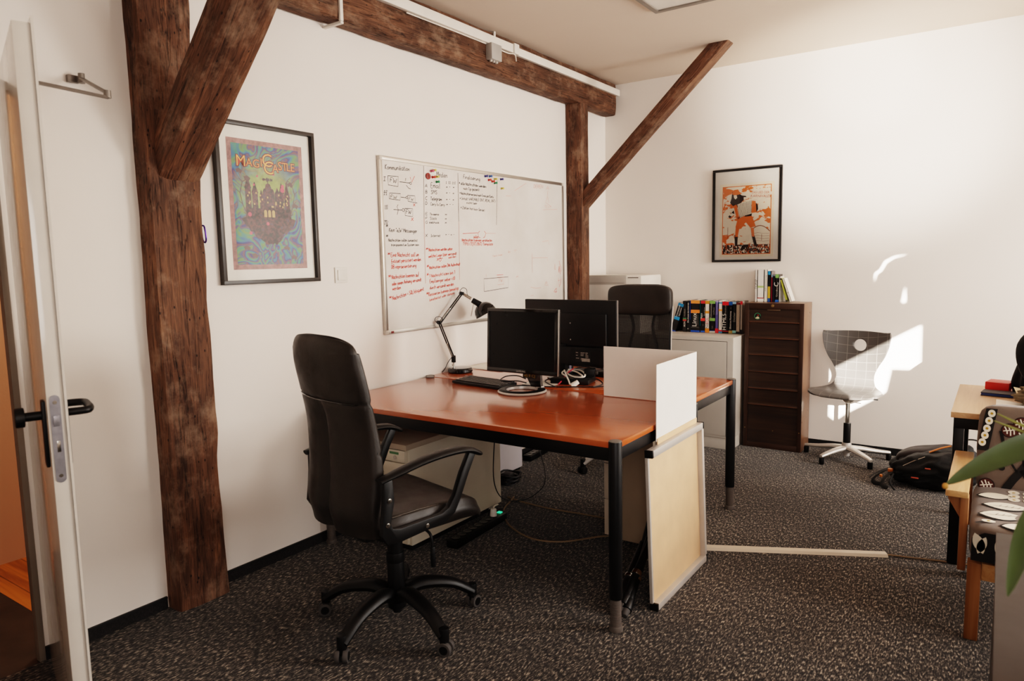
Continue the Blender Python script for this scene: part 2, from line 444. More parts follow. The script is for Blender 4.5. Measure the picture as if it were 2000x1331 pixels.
TAUPE = plain('taupe_laminate', '#3f352e', .7, var=.04); CABD = plain('dark_laminate', '#2c2624', .5)
CABLEB = plain('black_cable', '#151314', .5); CABLEW = plain('white_cable', '#e6dccf', .45); CABLET = plain('tan_cable', '#8a7358', .6); CABLER = plain('red_cable', '#c8354a', .5)
# ================================================================== camera
YAW, PIT, ROLL, FPX = R(-34.68835491), R(6.48535407), R(-1.14609693), 1382.27412
def camera():
    cy, sy = math.cos(YAW), math.sin(YAW); cp, sp = math.cos(PIT), math.sin(PIT)
    f = Vector((sy * cp, cy * cp, -sp)); rt = Vector((cy, -sy, 0)); up = rt.cross(f)
    c, s = math.cos(ROLL), math.sin(ROLL)
    r2, u2 = c * rt + s * up, -s * rt + c * up
    cd = bpy.data.cameras.new('camera'); o = bpy.data.objects.new('camera', cd); COL.objects.link(o)
    cd.sensor_width = 36; cd.lens = FPX / 2000 * 36; cd.clip_start = .05
    cd.dof.use_dof = True; cd.dof.focus_distance = 4.0; cd.dof.aperture_fstop = 4.0
    M = Matrix(((r2.x, u2.x, -f.x, 2.85377804), (r2.y, u2.y, -f.y, -5.58820132), (r2.z, u2.z, -f.z, 1.44), (0, 0, 0, 1)))
    o.matrix_world = M; bpy.context.scene.camera = o
camera()
CH = 2.887      # ceiling height
XR, YF = 5.4, -6.4
def struct(name, mb, mat, label=None, smooth=35, **k):
    o = mb.build(name, mat, smooth=smooth, **k); o['kind'] = 'structure'
    if label: o['label'] = label
    return o
struct('floor', MB().box((0, YF, -.12), (XR, 0, 0)), CARPET, 'dark grey carpet with pale flecks', 0)
struct('wall_back', MB().box((-.15, 0, -.12), (XR + .1, .15, CH)), WALL, 'white back wall behind the cabinets', 0)
DY0, DY1, DH = -5.47, -4.545, 2.09
w = MB()
w.box((-.05, DY1, -.12), (0, 0, CH)); w.box((-.05, -6.65, -.12), (0, DY0, CH)); w.box((-.05, DY0, DH), (0, DY1, CH))
struct('wall_left', w, WALL, 'white wall with the timber posts and whiteboard', 0)
# right wall with two windows
w = MB(); WZ0, WZ1 = .85, 2.35; wins = [(-3.3, -2.1), (-1.7, -.5)]
w.box((XR, YF, -.12), (XR + .2, 0, WZ0)); w.box((XR, YF, WZ1), (XR + .2, 0, CH))
ys = [YF] + [y for a in wins for y in a] + [0]
for a, b in zip(ys[::2], ys[1::2]): w.box((XR, a, WZ0), (XR + .2, b, WZ1))
struct('wall_right', w, WALL, 'white window wall', 0)
for i, (a, b) in enumerate(wins):
    f = MB(); t = .06
    f.box((XR + .06, a, WZ0), (XR + .12, b, WZ0 + t)); f.box((XR + .06, a, WZ1 - t), (XR + .12, b, WZ1)); f.box((XR + .06, a, WZ0 + t), (XR + .12, a + t, WZ1 - t))
    f.box((XR + .06, b - t, WZ0 + t), (XR + .12, b, WZ1 - t)); f.box((XR + .06, (a + b) / 2 - .03, WZ0 + t), (XR + .12, (a + b) / 2 + .03, WZ1 - t))
    o = struct('window_%d' % (i + 1), f, PLASTICW, 'white framed window')
    MB().box((XR + .085, a + t, WZ0 + t), (XR + .09, b - t, WZ1 - t)).build('pane', GLASS, o)
# front wall (behind the camera): unseen; its opening is added, shaped to throw the sun patch
SUN = Vector((-.134, .31, -.09)).normalized()
def back_trace(x, z):          # point of the front wall that the sun sends to (x, 0, z)
    k = -YF / SUN.y; return (x - SUN.x * k, z - SUN.z * k)
patch = [(2.413, .935), (2.418, .632), (2.24, .625), (2.21, .455), (2.12, .385), (1.95, .27), (1.885, .215), (1.845, .24), (1.845, .59), (2.1, .745)]
slit1 = [(2.115, 1.24), (2.125, 1.29), (2.155, 1.313), (2.185, 1.37), (2.235, 1.405), (2.31, 1.423), (2.235, 1.413), (2.176, 1.381), (2.148, 1.322), (2.116, 1.296)]
slit2 = [(2.292, 1.10), (2.302, 1.17), (2.306, 1.20), (2.309, 1.16), (2.312, 1.11), (2.306, 1.09)]
def roof_trace(x, z):
    k = (CH - z) / -SUN.z; return (x - SUN.x * k, -SUN.y * k)
def wall_with_holes(w, outer, holes, put):
    t = bmesh.new(); edges = []
    for loop in [outer] + holes:
        vs = [t.verts.new(put(a, b)) for a, b in loop]
        edges += [t.edges.new((a, b)) for a, b in zip(vs, vs[1:] + vs[:1])]
    bmesh.ops.triangle_fill(t, edges=edges, use_beauty=True, use_dissolve=False)
    w._take(t)
w = MB(); wall_with_holes(w, [(-.15, -.12), (XR + .2, -.12), (XR + .2, CH), (-.15, CH)], [[back_trace(*p) for p in patch]], lambda a, b: (a, YF, b))
c_ = MB(); wall_with_holes(c_, [(-.15, YF), (XR + .2, YF), (XR + .2, .15), (-.15, .15)], [[roof_trace(*p) for p in q] for q in (slit1, slit2)], lambda a, b: (a, b, CH))  # slits added out of view to draw the light streaks on the wall
struct('ceiling', c_, CEIL, 'smooth cream white ceiling', 0)
struct('wall_front', w, m_wall('greige_plaster', '#c4b6a9'), 'white wall behind the viewer', 0)  # unseen wall's tone set for its bounce
# baseboards
b = MB()
for y0_, y1_ in ((-4.545, -4.08), (-3.845, -.69), (-.54, 0), (YF, DY0)):
    b.m(1).box((0, y0_, 0), (.010, y1_, .044)); b.m(0).box((0, y0_, .044), (.012, y1_, .052))
struct('baseboard_left', b, [SKIRT, plain('carpet_edge', '#242020', .9, bump=.8, bscale=220, var=.3, vscale=160)], 'black carpet strip along the left wall', 0)
struct('baseboard_back', MB().box((.012, -.012, 0), (XR, 0, .052)), SKIRT, 'black strip along the back wall', 0)
# door frame and hall
j = MB()
j.box((-.052, DY1 - .012, 0), (-.028, DY1, DH), .002); j.box((-.028, DY1 - .022, 0), (.004, DY1, DH), .004); j.box((-.055, DY0, 0), (.004, DY0 + .03, DH), .004); j.box((-.055, DY0, DH - .03), (.004, DY1, DH), .004)
struct('trim_1', j, plain('lining_paint', '#8d8175', .4), 'pale painted door lining')  # colour darkened to hold the shadow on the lining
struct('wall_hall', MB().box((-1.28, -6.5, -.1), (-1.13, -3.05, 3)).box((-1.13, -3.2, -.1), (-.05, -3.05, 3)).box((-1.28, -6.65, -.1), (-.05, -6.5, 3)), HALLW, 'ochre hall wall beyond the door', 0)
struct('floor_hall', MB().box((-1.13, -4.41, -.06), (-.05, -3.2, 0)), HALLF, 'pine boards in the hall', 0)
struct('floor_threshold', MB().box((-1.13, -6.5, -.06), (-.05, -4.41, -.001)).box((-.05, DY0, -.06), (0, DY1, -.001)), DARKSTONE, 'dark worn hall floor at the doorway', 0)
struct('ceiling_hall', MB().box((-1.28, -6.65, 2.6), (-.05, -3.05, 2.7)), CEIL, None, 0)

# ------------------------------------------------------------------ door leaf (hinge at origin, +X towards the lock edge)
def door():
    H = Vector((.012, -4.535, 0)); L = Vector((.816, -4.787, 0)); d = L - H; LEN = d.length; ang = math.atan2(d.y, d.x); T = .039
    o = MB().box((0, 0, .012), (LEN, T, 2.06), .002).build('door_1', DOORW, loc=H, rot=(0, R(1.4), ang))
    o['kind'] = 'structure'; o['label'] = 'open white glossy door seen along its lock edge'
    # rebate lip on the room side
    MB().box((LEN - .002, T, .012), (LEN + .005, T + .006, 2.075)).box((.02, T, .012), (LEN + .004, T + .003, 2.075)).build('door_lip', DOORW, o)
    p = MB(); e = LEN
    a = [(.012 * math.cos(t), .012 * math.sin(t)) for t in [PI * k / 8 for k in range(9)]]
    poly = [(x, .105 + y) for x, y in a] + [(x, -.105 - y) for x, y in [(-q, w_) for q, w_ in a]]
    Mt = TR(e, T / 2 - .002, 1.02) @ Matrix(((0, 0, 1, 0), (1, 0, 0, 0), (0, 1, 0, 0), (0, 0, 0, 1)))
    p.prism(poly, .002, Mt)
    lp = p.build('lock_plate', LOCKM, o)
    q = MB(); q.box((e + .001, T / 2 - .008, 1.055), (e + .006, T / 2 + .005, 1.083), .001); q.build('latch', LOCKM, lp)
    q = MB(); q.box((e + .001, T / 2 - .005, .985), (e + .003, T / 2 + .003, 1.015), .001); q.build('bolt', CHROME, lp)
    for z in (1.118, .922): MB().cyl((e + .001, T / 2 - .002, z), (e + .0035, T / 2 - .002, z), .005, n=12).build('screw', CHROME, lp)
    # plates
    MB().box((e - .085, -.009, .935), (e - .045, 0, 1.115), .004).build('back_plate', BLACKP, o, )
    MB().box((e - .085, T + .003, .935), (e - .045, T + .012, 1.115), .004).build('back_plate', BLACKP, o)
    k = MB(); k.cyl((e - .065, -.008, 1.075), (e - .065, -.050, 1.075), .012, n=20); k.cyl((e - .065, -.046, 1.075), (e - .065, -.068, 1.075), .026, n=28, bev=.004)
    k.build('knob', BLACKP, o)
    h = MB(); y0 = T + .01
    h.tube([(e - .065, y0, 1.075), (e - .065, y0 + .03, 1.075), (e - .07, y0 + .05, 1.075), (e - .1, y0 + .058, 1.075), (e - .15, y0 + .058, 1.075), (e - .185, y0 + .055, 1.075), (e - .197, y0 + .03, 1.075), (e - .197, y0 + .008, 1.075)], .0105, 12, sub=4)
    h.build('handle', BLACKP, o)
door()
STAY = plain('stay_grey', '#857c74', .4, .5)
def closer():
    t = thing('door_stay', 'thin silver scissor arm stay between white wall and top of door', 'door stay', (0, 0, 0))
    b = MB(); b.box((0, -4.30, 2.120), (.02, -4.258, 2.146), .003).box((.02, -4.272, 2.122), (.05, -4.258, 2.142), .003); b.build('bracket', STAY, t)
    a = MB(); a.tube([(.045, -4.265, 2.132), (.30, -4.305, 2.036)], .011, 8, flat=(1, .5)); a.cyl((.045, -4.265, 2.115), (.045, -4.265, 2.15), .011).cyl((.30, -4.305, 2.02), (.30, -4.305, 2.045), .012); a.build('arm', STAY, t)
    r = MB(); r.tube([(.30, -4.305, 2.022), (.56, -4.655, 1.972)], .006, 8); r.build('rod', STAY, t)
closer()

# ------------------------------------------------------------------ timbers
def timber(name, label, cat, p0, p1, w, d, side, amp=.006, cham=.008, mat=None, seed=0, nz=60, edge=None):
    """beam from p0 to p1; side = direction of the local x (width w); d = depth along local y"""
    p0, p1 = Vector(p0), Vector(p1); z = (p1 - p0); L = z.length; z.normalize()
    x = Vector(side); x = (x - z * x.dot(z)).normalized(); y = z.cross(x)
    M = Matrix(((x.x, y.x, z.x, p0.x), (x.y, y.y, z.y, p0.y), (x.z, y.z, z.z, p0.z), (0, 0, 0, 1)))
    t = bmesh.new(); rings = []
    sec = []
    n = 5
    for (ax, ay), (bx, by) in zip([(-1, -1), (1, -1), (1, 1), (-1, 1)], [(1, -1), (1, 1), (-1, 1), (-1, -1)]):
        for k in range(n):
            u = k / n; sec.append((ax + (bx - ax) * u, ay + (by - ay) * u))
    for i in range(nz + 1):
        zz = L * i / nz; ring = []
        for sx, sy in sec:
            px, py = sx * w / 2, sy * d / 2
            c = (1 - abs(sx) if abs(sy) == 1 else 1 - abs(sy))
            if abs(sx) == 1 and abs(sy) == 1: px -= sx * cham; py -= sy * cham
            q = Vector((px * 6 + seed * 3.1, py * 6, zz * 2.2))
            k = amp * (noise.noise(q) + .5 * noise.noise(q * 3.7))
            e = edge(zz / L, sx, sy) if edge else 0
            px += (k + e) * (1 if sx > 0 else -1 if sx < 0 else 0); py += k * (1 if sy > 0 else -1 if sy < 0 else 0)
            ring.append(t.verts.new((px, py, zz)))
        rings.append(ring)
    N = len(sec)
    for a, b in zip(rings, rings[1:]):
        for k in range(N): t.faces.new((a[k], a[(k + 1) % N], b[(k + 1) % N], b[k]))
    t.faces.new(rings[0][::-1]); t.faces.new(rings[-1])
    bmesh.ops.recalc_face_normals(t, faces=t.faces)
    b = MB(); b._take(t); o = b.build(name, mat or TIMBER, smooth=50)
    o.matrix_world = M
    return tag(o, label, cat, None, 'thing')
timber('timber_post', 'thick rough dark brown timber post by the open door', 'post', (.035, -3.958, 0), (.035, -3.958, CH), .225, .125, (0, 1, 0), .006, .006, seed=1,
       edge=lambda u, sx, sy: (.003 * math.sin(u * 23) + .003 * math.sin(u * 51 + 1)) if sx > .5 else 0)
timber('timber_post', 'slim brown timber post at right end of the whiteboard', 'post', (.07, -.617, 0), (.07, -.617, 2.63), .125, .14, (0, 1, 0), .003, .004, TIMBER2, 2)
timber('timber_beam', 'long horizontal brown timber beam under the ceiling', 'beam', (.06, -5.2, 2.757), (.06, -.04, 2.757), .12, .256, (1, 0, 0), .005, .006, seed=3, nz=110)
a = R(45.5)
c0 = Vector((.12, -3.94, 1.815)); up = Vector((-math.sin(a), 0, math.cos(a))); dr = Vector((math.cos(a), 0, math.sin(a)))
timber('timber_brace', 'thick dark diagonal timber brace rising from the door-side post', 'brace', c0 + up * .07 - dr * .05, c0 + up * .07 + dr * 1.52, .185, .14, (0, 1, 0), .005, .006, seed=4)
a = R(43); up = Vector((-math.sin(a), 0, math.cos(a))); dr = Vector((math.cos(a), 0, math.sin(a)))
c0 = Vector((.14, -.6, 1.84))
timber('timber_brace', 'slim diagonal timber brace from whiteboard-side post to ceiling', 'brace', c0 + up * .048 - dr * .02, c0 + up * .048 + dr * 1.62, .115, .096, (0, 1, 0), .002, .003, TIMBER2, 5)

# ------------------------------------------------------------------ cable trunking, junction box
t = thing('cable_trunking', 'white plastic cable trunking along the ceiling beam', 'cable trunking', (0, 0, 0))
b = MB(); b.box((.121, -5.2, 2.79), (.150, -1.565, 2.845), .003); b.build('trunking_run', PLASTICW, t)
b = MB(); b.box((.121, -1.60, 2.785), (.162, -1.545, 2.850), .003); b.build('coupling', PLASTICW, t)
b = MB(); b.box((.121, -1.55, 2.787), (.145, -.012, 2.838), .003); b.build('trunking_run', PLASTICW, t)
b = MB(); b.box((.119, -1.78, 2.845), (.128, -1.765, 2.886)); b.build('riser', PLASTICW, t)
t = thing('junction_box', 'small grey junction box hung under the beam trunking', 'junction box', (.13, -1.81, 2.74))
MB().box((-.012, -.055, -.045), (.038, .055, .055), .006).build('housing', plain('grey_box_plastic', '#a8a39d', .5), t)
b = MB()
for k in range(3): b.cyl((.012, -.03 + .03 * k, -.045), (.012, -.03 + .03 * k, -.056), .009, n=12)
b.build('cable_glands', GREYC, t)
b = MB(); b.tube([(.135, -2.6, 2.782), (.132, -2.2, 2.786), (.133, -1.88, 2.786)], .004, 6); b.tube([(.14, -1.74, 2.78), (.145, -1.65, 2.776), (.15, -1.585, 2.783), (.155, -1.575, 2.74)], .004, 6, sub=4)
tag(b.build('conduit_cable', CABLEW), 'thin white cable looped below the beam trunking', 'cable')
b = MB(); b.box((.121, -3.075, 2.622), (.134, -3.055, 2.886), .002); b.box((.0, -3.075, 2.609), (.134, -3.055, 2.6205), .002)
tag(b.build('conduit_strip', PLASTICW), 'short white conduit strip wrapping the upper beam', 'conduit')
# ceiling light
t = thing('ceiling_light', 'flat white ceiling light panel with grey frame', 'ceiling light', (1.40, -2.1, CH))
MB().box((-.3, -.6, -.022), (.3, -.57, 0)).box((-.3, .57, -.022), (.3, .6, 0)).box((-.3, -.57, -.022), (-.27, .57, 0)).box((.27, -.57, -.022), (.3, .57, 0)).build('frame', plain('light_frame', '#8f8880', .4, .4), t)
MB().box((-.27, -.57, -.014), (.27, .57, 0)).build('diffuser', PLASTICW, t)
# switch
t = thing('light_switch', 'square white light switch between poster and whiteboard', 'light switch', (0, -3.032, 1.38))
MB().box((0, -.041, -.041), (.008, .041, .041), .002).build('plate', PLASTICW, t)
MB().box((.008, -.027, -.027), (.013, .027, .027), .002).build('rocker', PLASTICW, t)
# carabiner on the post
t = thing('carabiner', 'purple carabiner on right side of the door-side post', 'carabiner', (.06, -3.842, 1.575))
b = MB(); b.tube([(0, .004, .035), (.012, .008, .03), (.013, .012, -.02), (0, .014, -.035), (-.012, .012, -.02), (-.010, .007, .03)], .0035, 8, sub=4, closed=True); b.build('ring', plain('purple_metal', '#4a2a86', .3, .6), t)
MB().cyl((0, -.012, .036), (0, .008, .036), .004, n=10).build('screw_eye', CHROME, t)
# ================================================================== whiteboard
# single-stroke handwriting: glyph = width ; strokes of x,y pairs on a 0..4 x 0..6 grid (x-height 3.4, descender below 0)
G = {
'a':'3;3,3 1,3.3 0,1.5 1,0 2.6,1 3,3 2.8,.6 3.4,0','b':'3;0,6 .2,0 1.6,.1 2.8,1.6 1.6,3.1 .2,2','c':'2.6;2.6,2.9 1,3.3 0,1.6 1,0 2.6,.5','d':'3;2.8,6 2.6,0 2.7,2 1.6,3.2 .1,1.6 1.2,0 2.6,1',
'e':'2.8;.2,1.6 2.6,2 2,3.3 .6,3 0,1.4 1,0 2.7,.6','f':'2;2.2,5.6 1.2,6 .8,4 .6,-.6|0,3 2,3.2','g':'3;2.8,3.2 1,3.3 .1,1.6 1.2,.2 2.6,1.4 2.8,3 2.4,-2 .8,-2.3','h':'3;.1,6 .1,0 .3,2 1.6,3.3 2.6,2.4 2.7,0',
'i':'1;.4,3.2 .4,0 1,.2|.4,4.5 .5,4.8','j':'1.4;1,3.2 .8,-1.8 0,-2|1,4.5 1.1,4.8','k':'2.6;.1,6 .1,0|2.3,3.2 .2,1.5 2.5,0','l':'1.2;.5,6 .3,.4 1.2,0','m':'4.2;0,3.2 .1,0 .3,2 1.4,3.2 2,2 2,0 2.2,2 3.3,3.2 4,2 4.1,0',
'n':'3;0,3.2 .1,0 .3,2 1.5,3.2 2.6,2.2 2.7,0','o':'2.8;1.4,3.3 .1,1.7 1.3,0 2.7,1.6 1.4,3.3','p':'3;.2,3.2 .1,-2.3|.2,2 1.6,3.3 2.8,1.8 1.5,.1 .2,.8','q':'3;2.8,3.2 1,3.3 .1,1.6 1.2,.2 2.7,1.4 2.7,-2.3','r':'2;0,3.2 .2,0 .4,2 1.2,3.1 2,2.9',
's':'2.4;2.3,3 .8,3.3 .5,2.1 2,1.3 1.8,.2 .1,.2','t':'2;.9,5.2 .8,.5 1.8,.1|0,3.2 1.9,3.4','u':'3;.1,3.2 .2,.6 1.4,0 2.5,1.2 2.7,3.2 2.7,.3 3,0','v':'2.6;0,3.2 1.2,0 2.5,3.2','w':'3.8;0,3.2 .8,0 1.9,2.6 2.8,0 3.7,3.2','x':'2.4;0,3.2 2.4,0|2.3,3.2 0,0','y':'2.6;0,3.2 1.3,.4|2.5,3.2 .6,-2.2','z':'2.4;0,3.2 2.3,3.2 0,0 2.4,.1',
'A':'3.6;0,0 1.8,6 3.6,0|.6,2.2 3,2.2','B':'3;.1,0 .1,6 2.2,5.6 2.2,3.6 .1,3.1 2.8,2.5 2.6,.3 .1,0','C':'3.2;3.2,5.4 1.6,6 0,3 1.4,0 3.2,.6','D':'3.2;.2,0 .2,6 2.4,5.2 3.2,3 2.2,.5 .2,0','E':'2.8;2.7,6 .1,6 .1,0 2.8,0|.1,3.1 2.2,3.2','F':'2.7;2.7,6 .1,6 .1,0|.1,3.2 2,3.3','G':'3.4;3.2,5.3 1.6,6 0,3 1.4,0 3.3,.6 3.3,2.6 2,2.6',
'H':'3.2;.1,6 .1,0|3.1,6 3.1,0|.1,3.1 3.1,3.1','I':'1.4;.7,6 .7,0|0,6 1.4,6|0,0 1.4,0','J':'2.4;2.2,6 2.2,1 1,0 0,1','K':'3;.1,6 .1,0|3,6 .2,2.8 3,0','L':'2.6;.1,6 .1,0 2.6,.1','M':'4;.1,0 .3,6 2,2 3.7,6 4,0','N':'3.4;.1,0 .1,6 3.2,0 3.3,6','O':'3.4;1.7,6 0,3 1.6,0 3.4,3 1.7,6','P':'2.8;.1,0 .1,6 2.4,5.6 2.5,3.6 .1,3','Q':'3.4;1.7,6 0,3 1.6,0 3.4,3 1.7,6|2,1.5 3.4,-.4','R':'3;.1,0 .1,6 2.4,5.6 2.4,3.6 .1,3 2.8,0',
'S':'2.8;2.6,5.5 1,6 .2,4.4 2.6,1.9 1.6,0 0,.6','T':'3.2;0,6 3.2,6|1.6,6 1.5,0','U':'3.2;.1,6 .2,1 1.6,0 3,1 3.1,6','V':'3.2;0,6 1.6,0 3.2,6','W':'4.4;0,6 1.1,0 2.2,4 3.3,0 4.4,6','X':'3;0,6 3,0|3,6 0,0','Y':'3;0,6 1.5,3 3,6|1.5,3 1.4,0','Z':'3;0,6 3,6 0,0 3,0',
'0':'2.8;1.4,6 0,3 1.4,0 2.8,3 1.4,6','1':'1.6;0,4.6 1.2,6 1.2,0','2':'2.6;.1,5 1.4,6 2.4,4.6 0,0 2.6,0','3':'2.6;.1,5.6 2.3,5 1,3.2 2.5,1.6 .1,.2','4':'2.8;2,0 2,6 0,1.8 2.8,1.8','>':'2.4;0,4.6 2.4,3 0,1.2',
'*':'2;1,4.6 1,1|0,3.8 2,1.8|2,3.8 0,1.8','-':'2;.2,2.4 1.8,2.5','=':'2.4;.1,3.4 2.3,3.5|.1,1.8 2.3,1.9','/':'2.2;0,-.6 2.2,6','"':'1.4;.2,6 .2,4.6|1.1,6 1.1,4.6','(':'1.4;1.3,6.4 .2,3 1.3,-.8',')':'1.4;.1,6.4 1.2,3 .1,-.8',',':'.8;.5,.4 .1,-1','+':'2.4;1.2,4.4 1.2,.8|0,2.6 2.4,2.6',
}
WRITING=[
('Kommunikation', -2.69, 1.955, -2.492, 1.961, 0.032, 'K'),
('I', -2.707, 1.889, -2.69, 1.89, 0.022, 'K'),
('FW', -2.656, 1.885, -2.605, 1.883, 0.024, 'K'),
('II', -2.709, 1.813, -2.683, 1.814, 0.022, 'K'),
('FW', -2.656, 1.798, -2.609, 1.797, 0.019, 'K'),
('FW', -2.508, 1.795, -2.471, 1.793, 0.018, 'K'),
('III', -2.705, 1.736, -2.682, 1.737, 0.019, 'K'),
('FW', -2.535, 1.717, -2.493, 1.716, 0.022, 'K'),
('IV', -2.712, 1.651, -2.687, 1.65, 0.019, 'K'),
('*', -2.704, 1.631, -2.686, 1.632, 0.013, 'K'),
('Kein "e2e" Messenger', -2.678, 1.612, -2.448, 1.61, 0.026, 'K'),
('*', -2.707, 1.576, -2.689, 1.576, 0.013, 'K'),
('Nachrichten sollen zunaechst', -2.686, 1.557, -2.446, 1.559, 0.021, 'K'),
('transparent im System sein', -2.667, 1.532, -2.434, 1.534, 0.018, 'K'),
('*', -2.699, 1.478, -2.676, 1.478, 0.019, 'R'),
('Eine Nachricht soll im', -2.671, 1.472, -2.439, 1.472, 0.029, 'R'),
('Entitaet persistiert werden', -2.669, 1.437, -2.421, 1.446, 0.026, 'R'),
('DB-repraesentierung', -2.671, 1.404, -2.464, 1.411, 0.026, 'R'),
('*', -2.701, 1.35, -2.677, 1.351, 0.02, 'R'),
('Nachrichten koennen auf', -2.672, 1.347, -2.444, 1.356, 0.028, 'R'),
('oder einen Anhang versandt', -2.671, 1.31, -2.424, 1.327, 0.025, 'R'),
('werden', -2.669, 1.283, -2.601, 1.288, 0.021, 'R'),
('*', -2.701, 1.233, -2.678, 1.234, 0.021, 'R'),
('Nachrichten = SQL/eloquent', -2.671, 1.227, -2.404, 1.271, 0.028, 'R'),
('Medien', -2.256, 1.95, -2.154, 1.95, 0.031, 'K'),
('I II III', -2.17, 1.915, -2.076, 1.919, 0.014, 'K'),
('A', -2.363, 1.88, -2.344, 1.88, 0.02, 'K'),
('Email', -2.31, 1.879, -2.227, 1.883, 0.029, 'K'),
('x -  x', -2.168, 1.891, -2.089, 1.893, 0.011, 'K'),
('B', -2.362, 1.843, -2.346, 1.843, 0.019, 'K'),
('SMS', -2.312, 1.843, -2.256, 1.845, 0.022, 'K'),
('x -  x', -2.17, 1.855, -2.093, 1.857, 0.011, 'K'),
('C', -2.364, 1.805, -2.348, 1.806, 0.019, 'K'),
('Telegram', -2.318, 1.806, -2.214, 1.809, 0.024, 'K'),
('x -  x', -2.172, 1.816, -2.095, 1.817, 0.011, 'K'),
('D', -2.365, 1.777, -2.35, 1.777, 0.019, 'K'),
('Carry to Carry', -2.319, 1.775, -2.188, 1.778, 0.021, 'K'),
('x - -', -2.171, 1.785, -2.102, 1.786, 0.011, 'K'),
('E', -2.368, 1.716, -2.35, 1.717, 0.015, 'K'),
('Threema', -2.329, 1.716, -2.246, 1.72, 0.017, 'K'),
('x', -2.187, 1.724, -2.168, 1.724, 0.012, 'K'),
('F', -2.37, 1.691, -2.354, 1.691, 0.015, 'K'),
('Slack', -2.328, 1.69, -2.266, 1.693, 0.017, 'K'),
('x', -2.189, 1.697, -2.172, 1.698, 0.012, 'K'),
('G', -2.371, 1.667, -2.353, 1.667, 0.015, 'K'),
('Webhook', -2.337, 1.668, -2.245, 1.67, 0.016, 'K'),
('x', -2.19, 1.672, -2.173, 1.673, 0.012, 'K'),
('X', -2.375, 1.587, -2.357, 1.588, 0.019, 'K'),
('Internet', -2.325, 1.588, -2.238, 1.589, 0.021, 'K'),
('x - x -', -2.188, 1.601, -2.102, 1.602, 0.012, 'K'),
('*', -2.376, 1.504, -2.353, 1.506, 0.019, 'R'),
('Nachrichten werden ueber', -2.348, 1.501, -2.124, 1.51, 0.024, 'R'),
('welche Login User versandt', -2.352, 1.464, -2.085, 1.481, 0.023, 'R'),
('werden', -2.166, 1.457, -2.091, 1.464, 0.016, 'R'),
('>0', -2.281, 1.439, -2.237, 1.44, 0.021, 'R'),
('*', -2.374, 1.4, -2.353, 1.402, 0.019, 'R'),
('Nachrichten sollen 24h Aufenthalt', -2.348, 1.395, -2.052, 1.414, 0.023, 'R'),
('*', -2.376, 1.35, -2.358, 1.351, 0.016, 'R'),
('1 Nachricht kann bei 1', -2.35, 1.346, -2.107, 1.362, 0.024, 'R'),
('Empfaenger ueber +30', -2.349, 1.312, -2.109, 1.323, 0.025, 'R'),
('durch versandt werden', -2.351, 1.274, -2.121, 1.289, 0.025, 'R'),
('*', -2.387, 1.239, -2.366, 1.239, 0.017, 'R'),
('Ressourcen koennen benoetigt', -2.361, 1.234, -2.074, 1.261, 0.025, 'R'),
('bearbeitet oder daheim', -2.355, 1.203, -2.119, 1.234, 0.021, 'R'),
('Finalisierung', -1.995, 1.96, -1.821, 1.959, 0.027, 'K'),
('* alle Nachrichten werden', -2.041, 1.92, -1.755, 1.918, 0.022, 'K'),
('nach Typ gezaehlt', -1.998, 1.89, -1.83, 1.893, 0.02, 'K'),
('* Nachrichtenversand nach Firma per Konto', -2.038, 1.859, -1.675, 1.857, 0.02, 'K'),
('* Inhalt VARIABLE (INT, REAL, INT)', -2.037, 1.826, -1.656, 1.829, 0.02, 'K'),
('nicht leer', -1.969, 1.804, -1.859, 1.804, 0.018, 'K'),
('* Zahlen hat kein Geraet', -2.03, 1.77, -1.778, 1.763, 0.02, 'K'),
('sollen', -1.905, 1.589, -1.855, 1.59, 0.017, 'R'),
('Nachrichten koennen verarbeiten', -2.028, 1.565, -1.703, 1.566, 0.024, 'R'),
('TYPO (TEXT/INT) Template', -2.021, 1.539, -1.694, 1.541, 0.024, 'R'),
('DEREN', -1.176, 1.959, -1.048, 1.966, 0.023, 'F'),
('A', -1.002, 1.961, -0.965, 1.961, 0.026, 'F'),
('TEXT', -1.031, 1.822, -0.935, 1.824, 0.017, 'F'),
('k T', -1.518, 1.49, -1.411, 1.494, 0.018, 'F'),
('Text hier', -1.704, 1.463, -1.584, 1.474, 0.014, 'F'),
('FW', -1.636, 1.292, -1.594, 1.291, 0.022, 'F'),
('A', -1.039, 1.254, -1.005, 1.253, 0.022, 'F'),
('x', -1.425, 1.316, -1.395, 1.32, 0.017, 'F'),
('4', -0.913, 1.179, -0.869, 1.179, 0.038, 'R'),
('N', -0.834, 1.337, -0.799, 1.341, 0.05, 'R'),
('U', -0.841, 1.235, -0.796, 1.244, 0.057, 'F'),
('l', -0.904, 1.361, -0.878, 1.362, 0.045, 'F'),
]
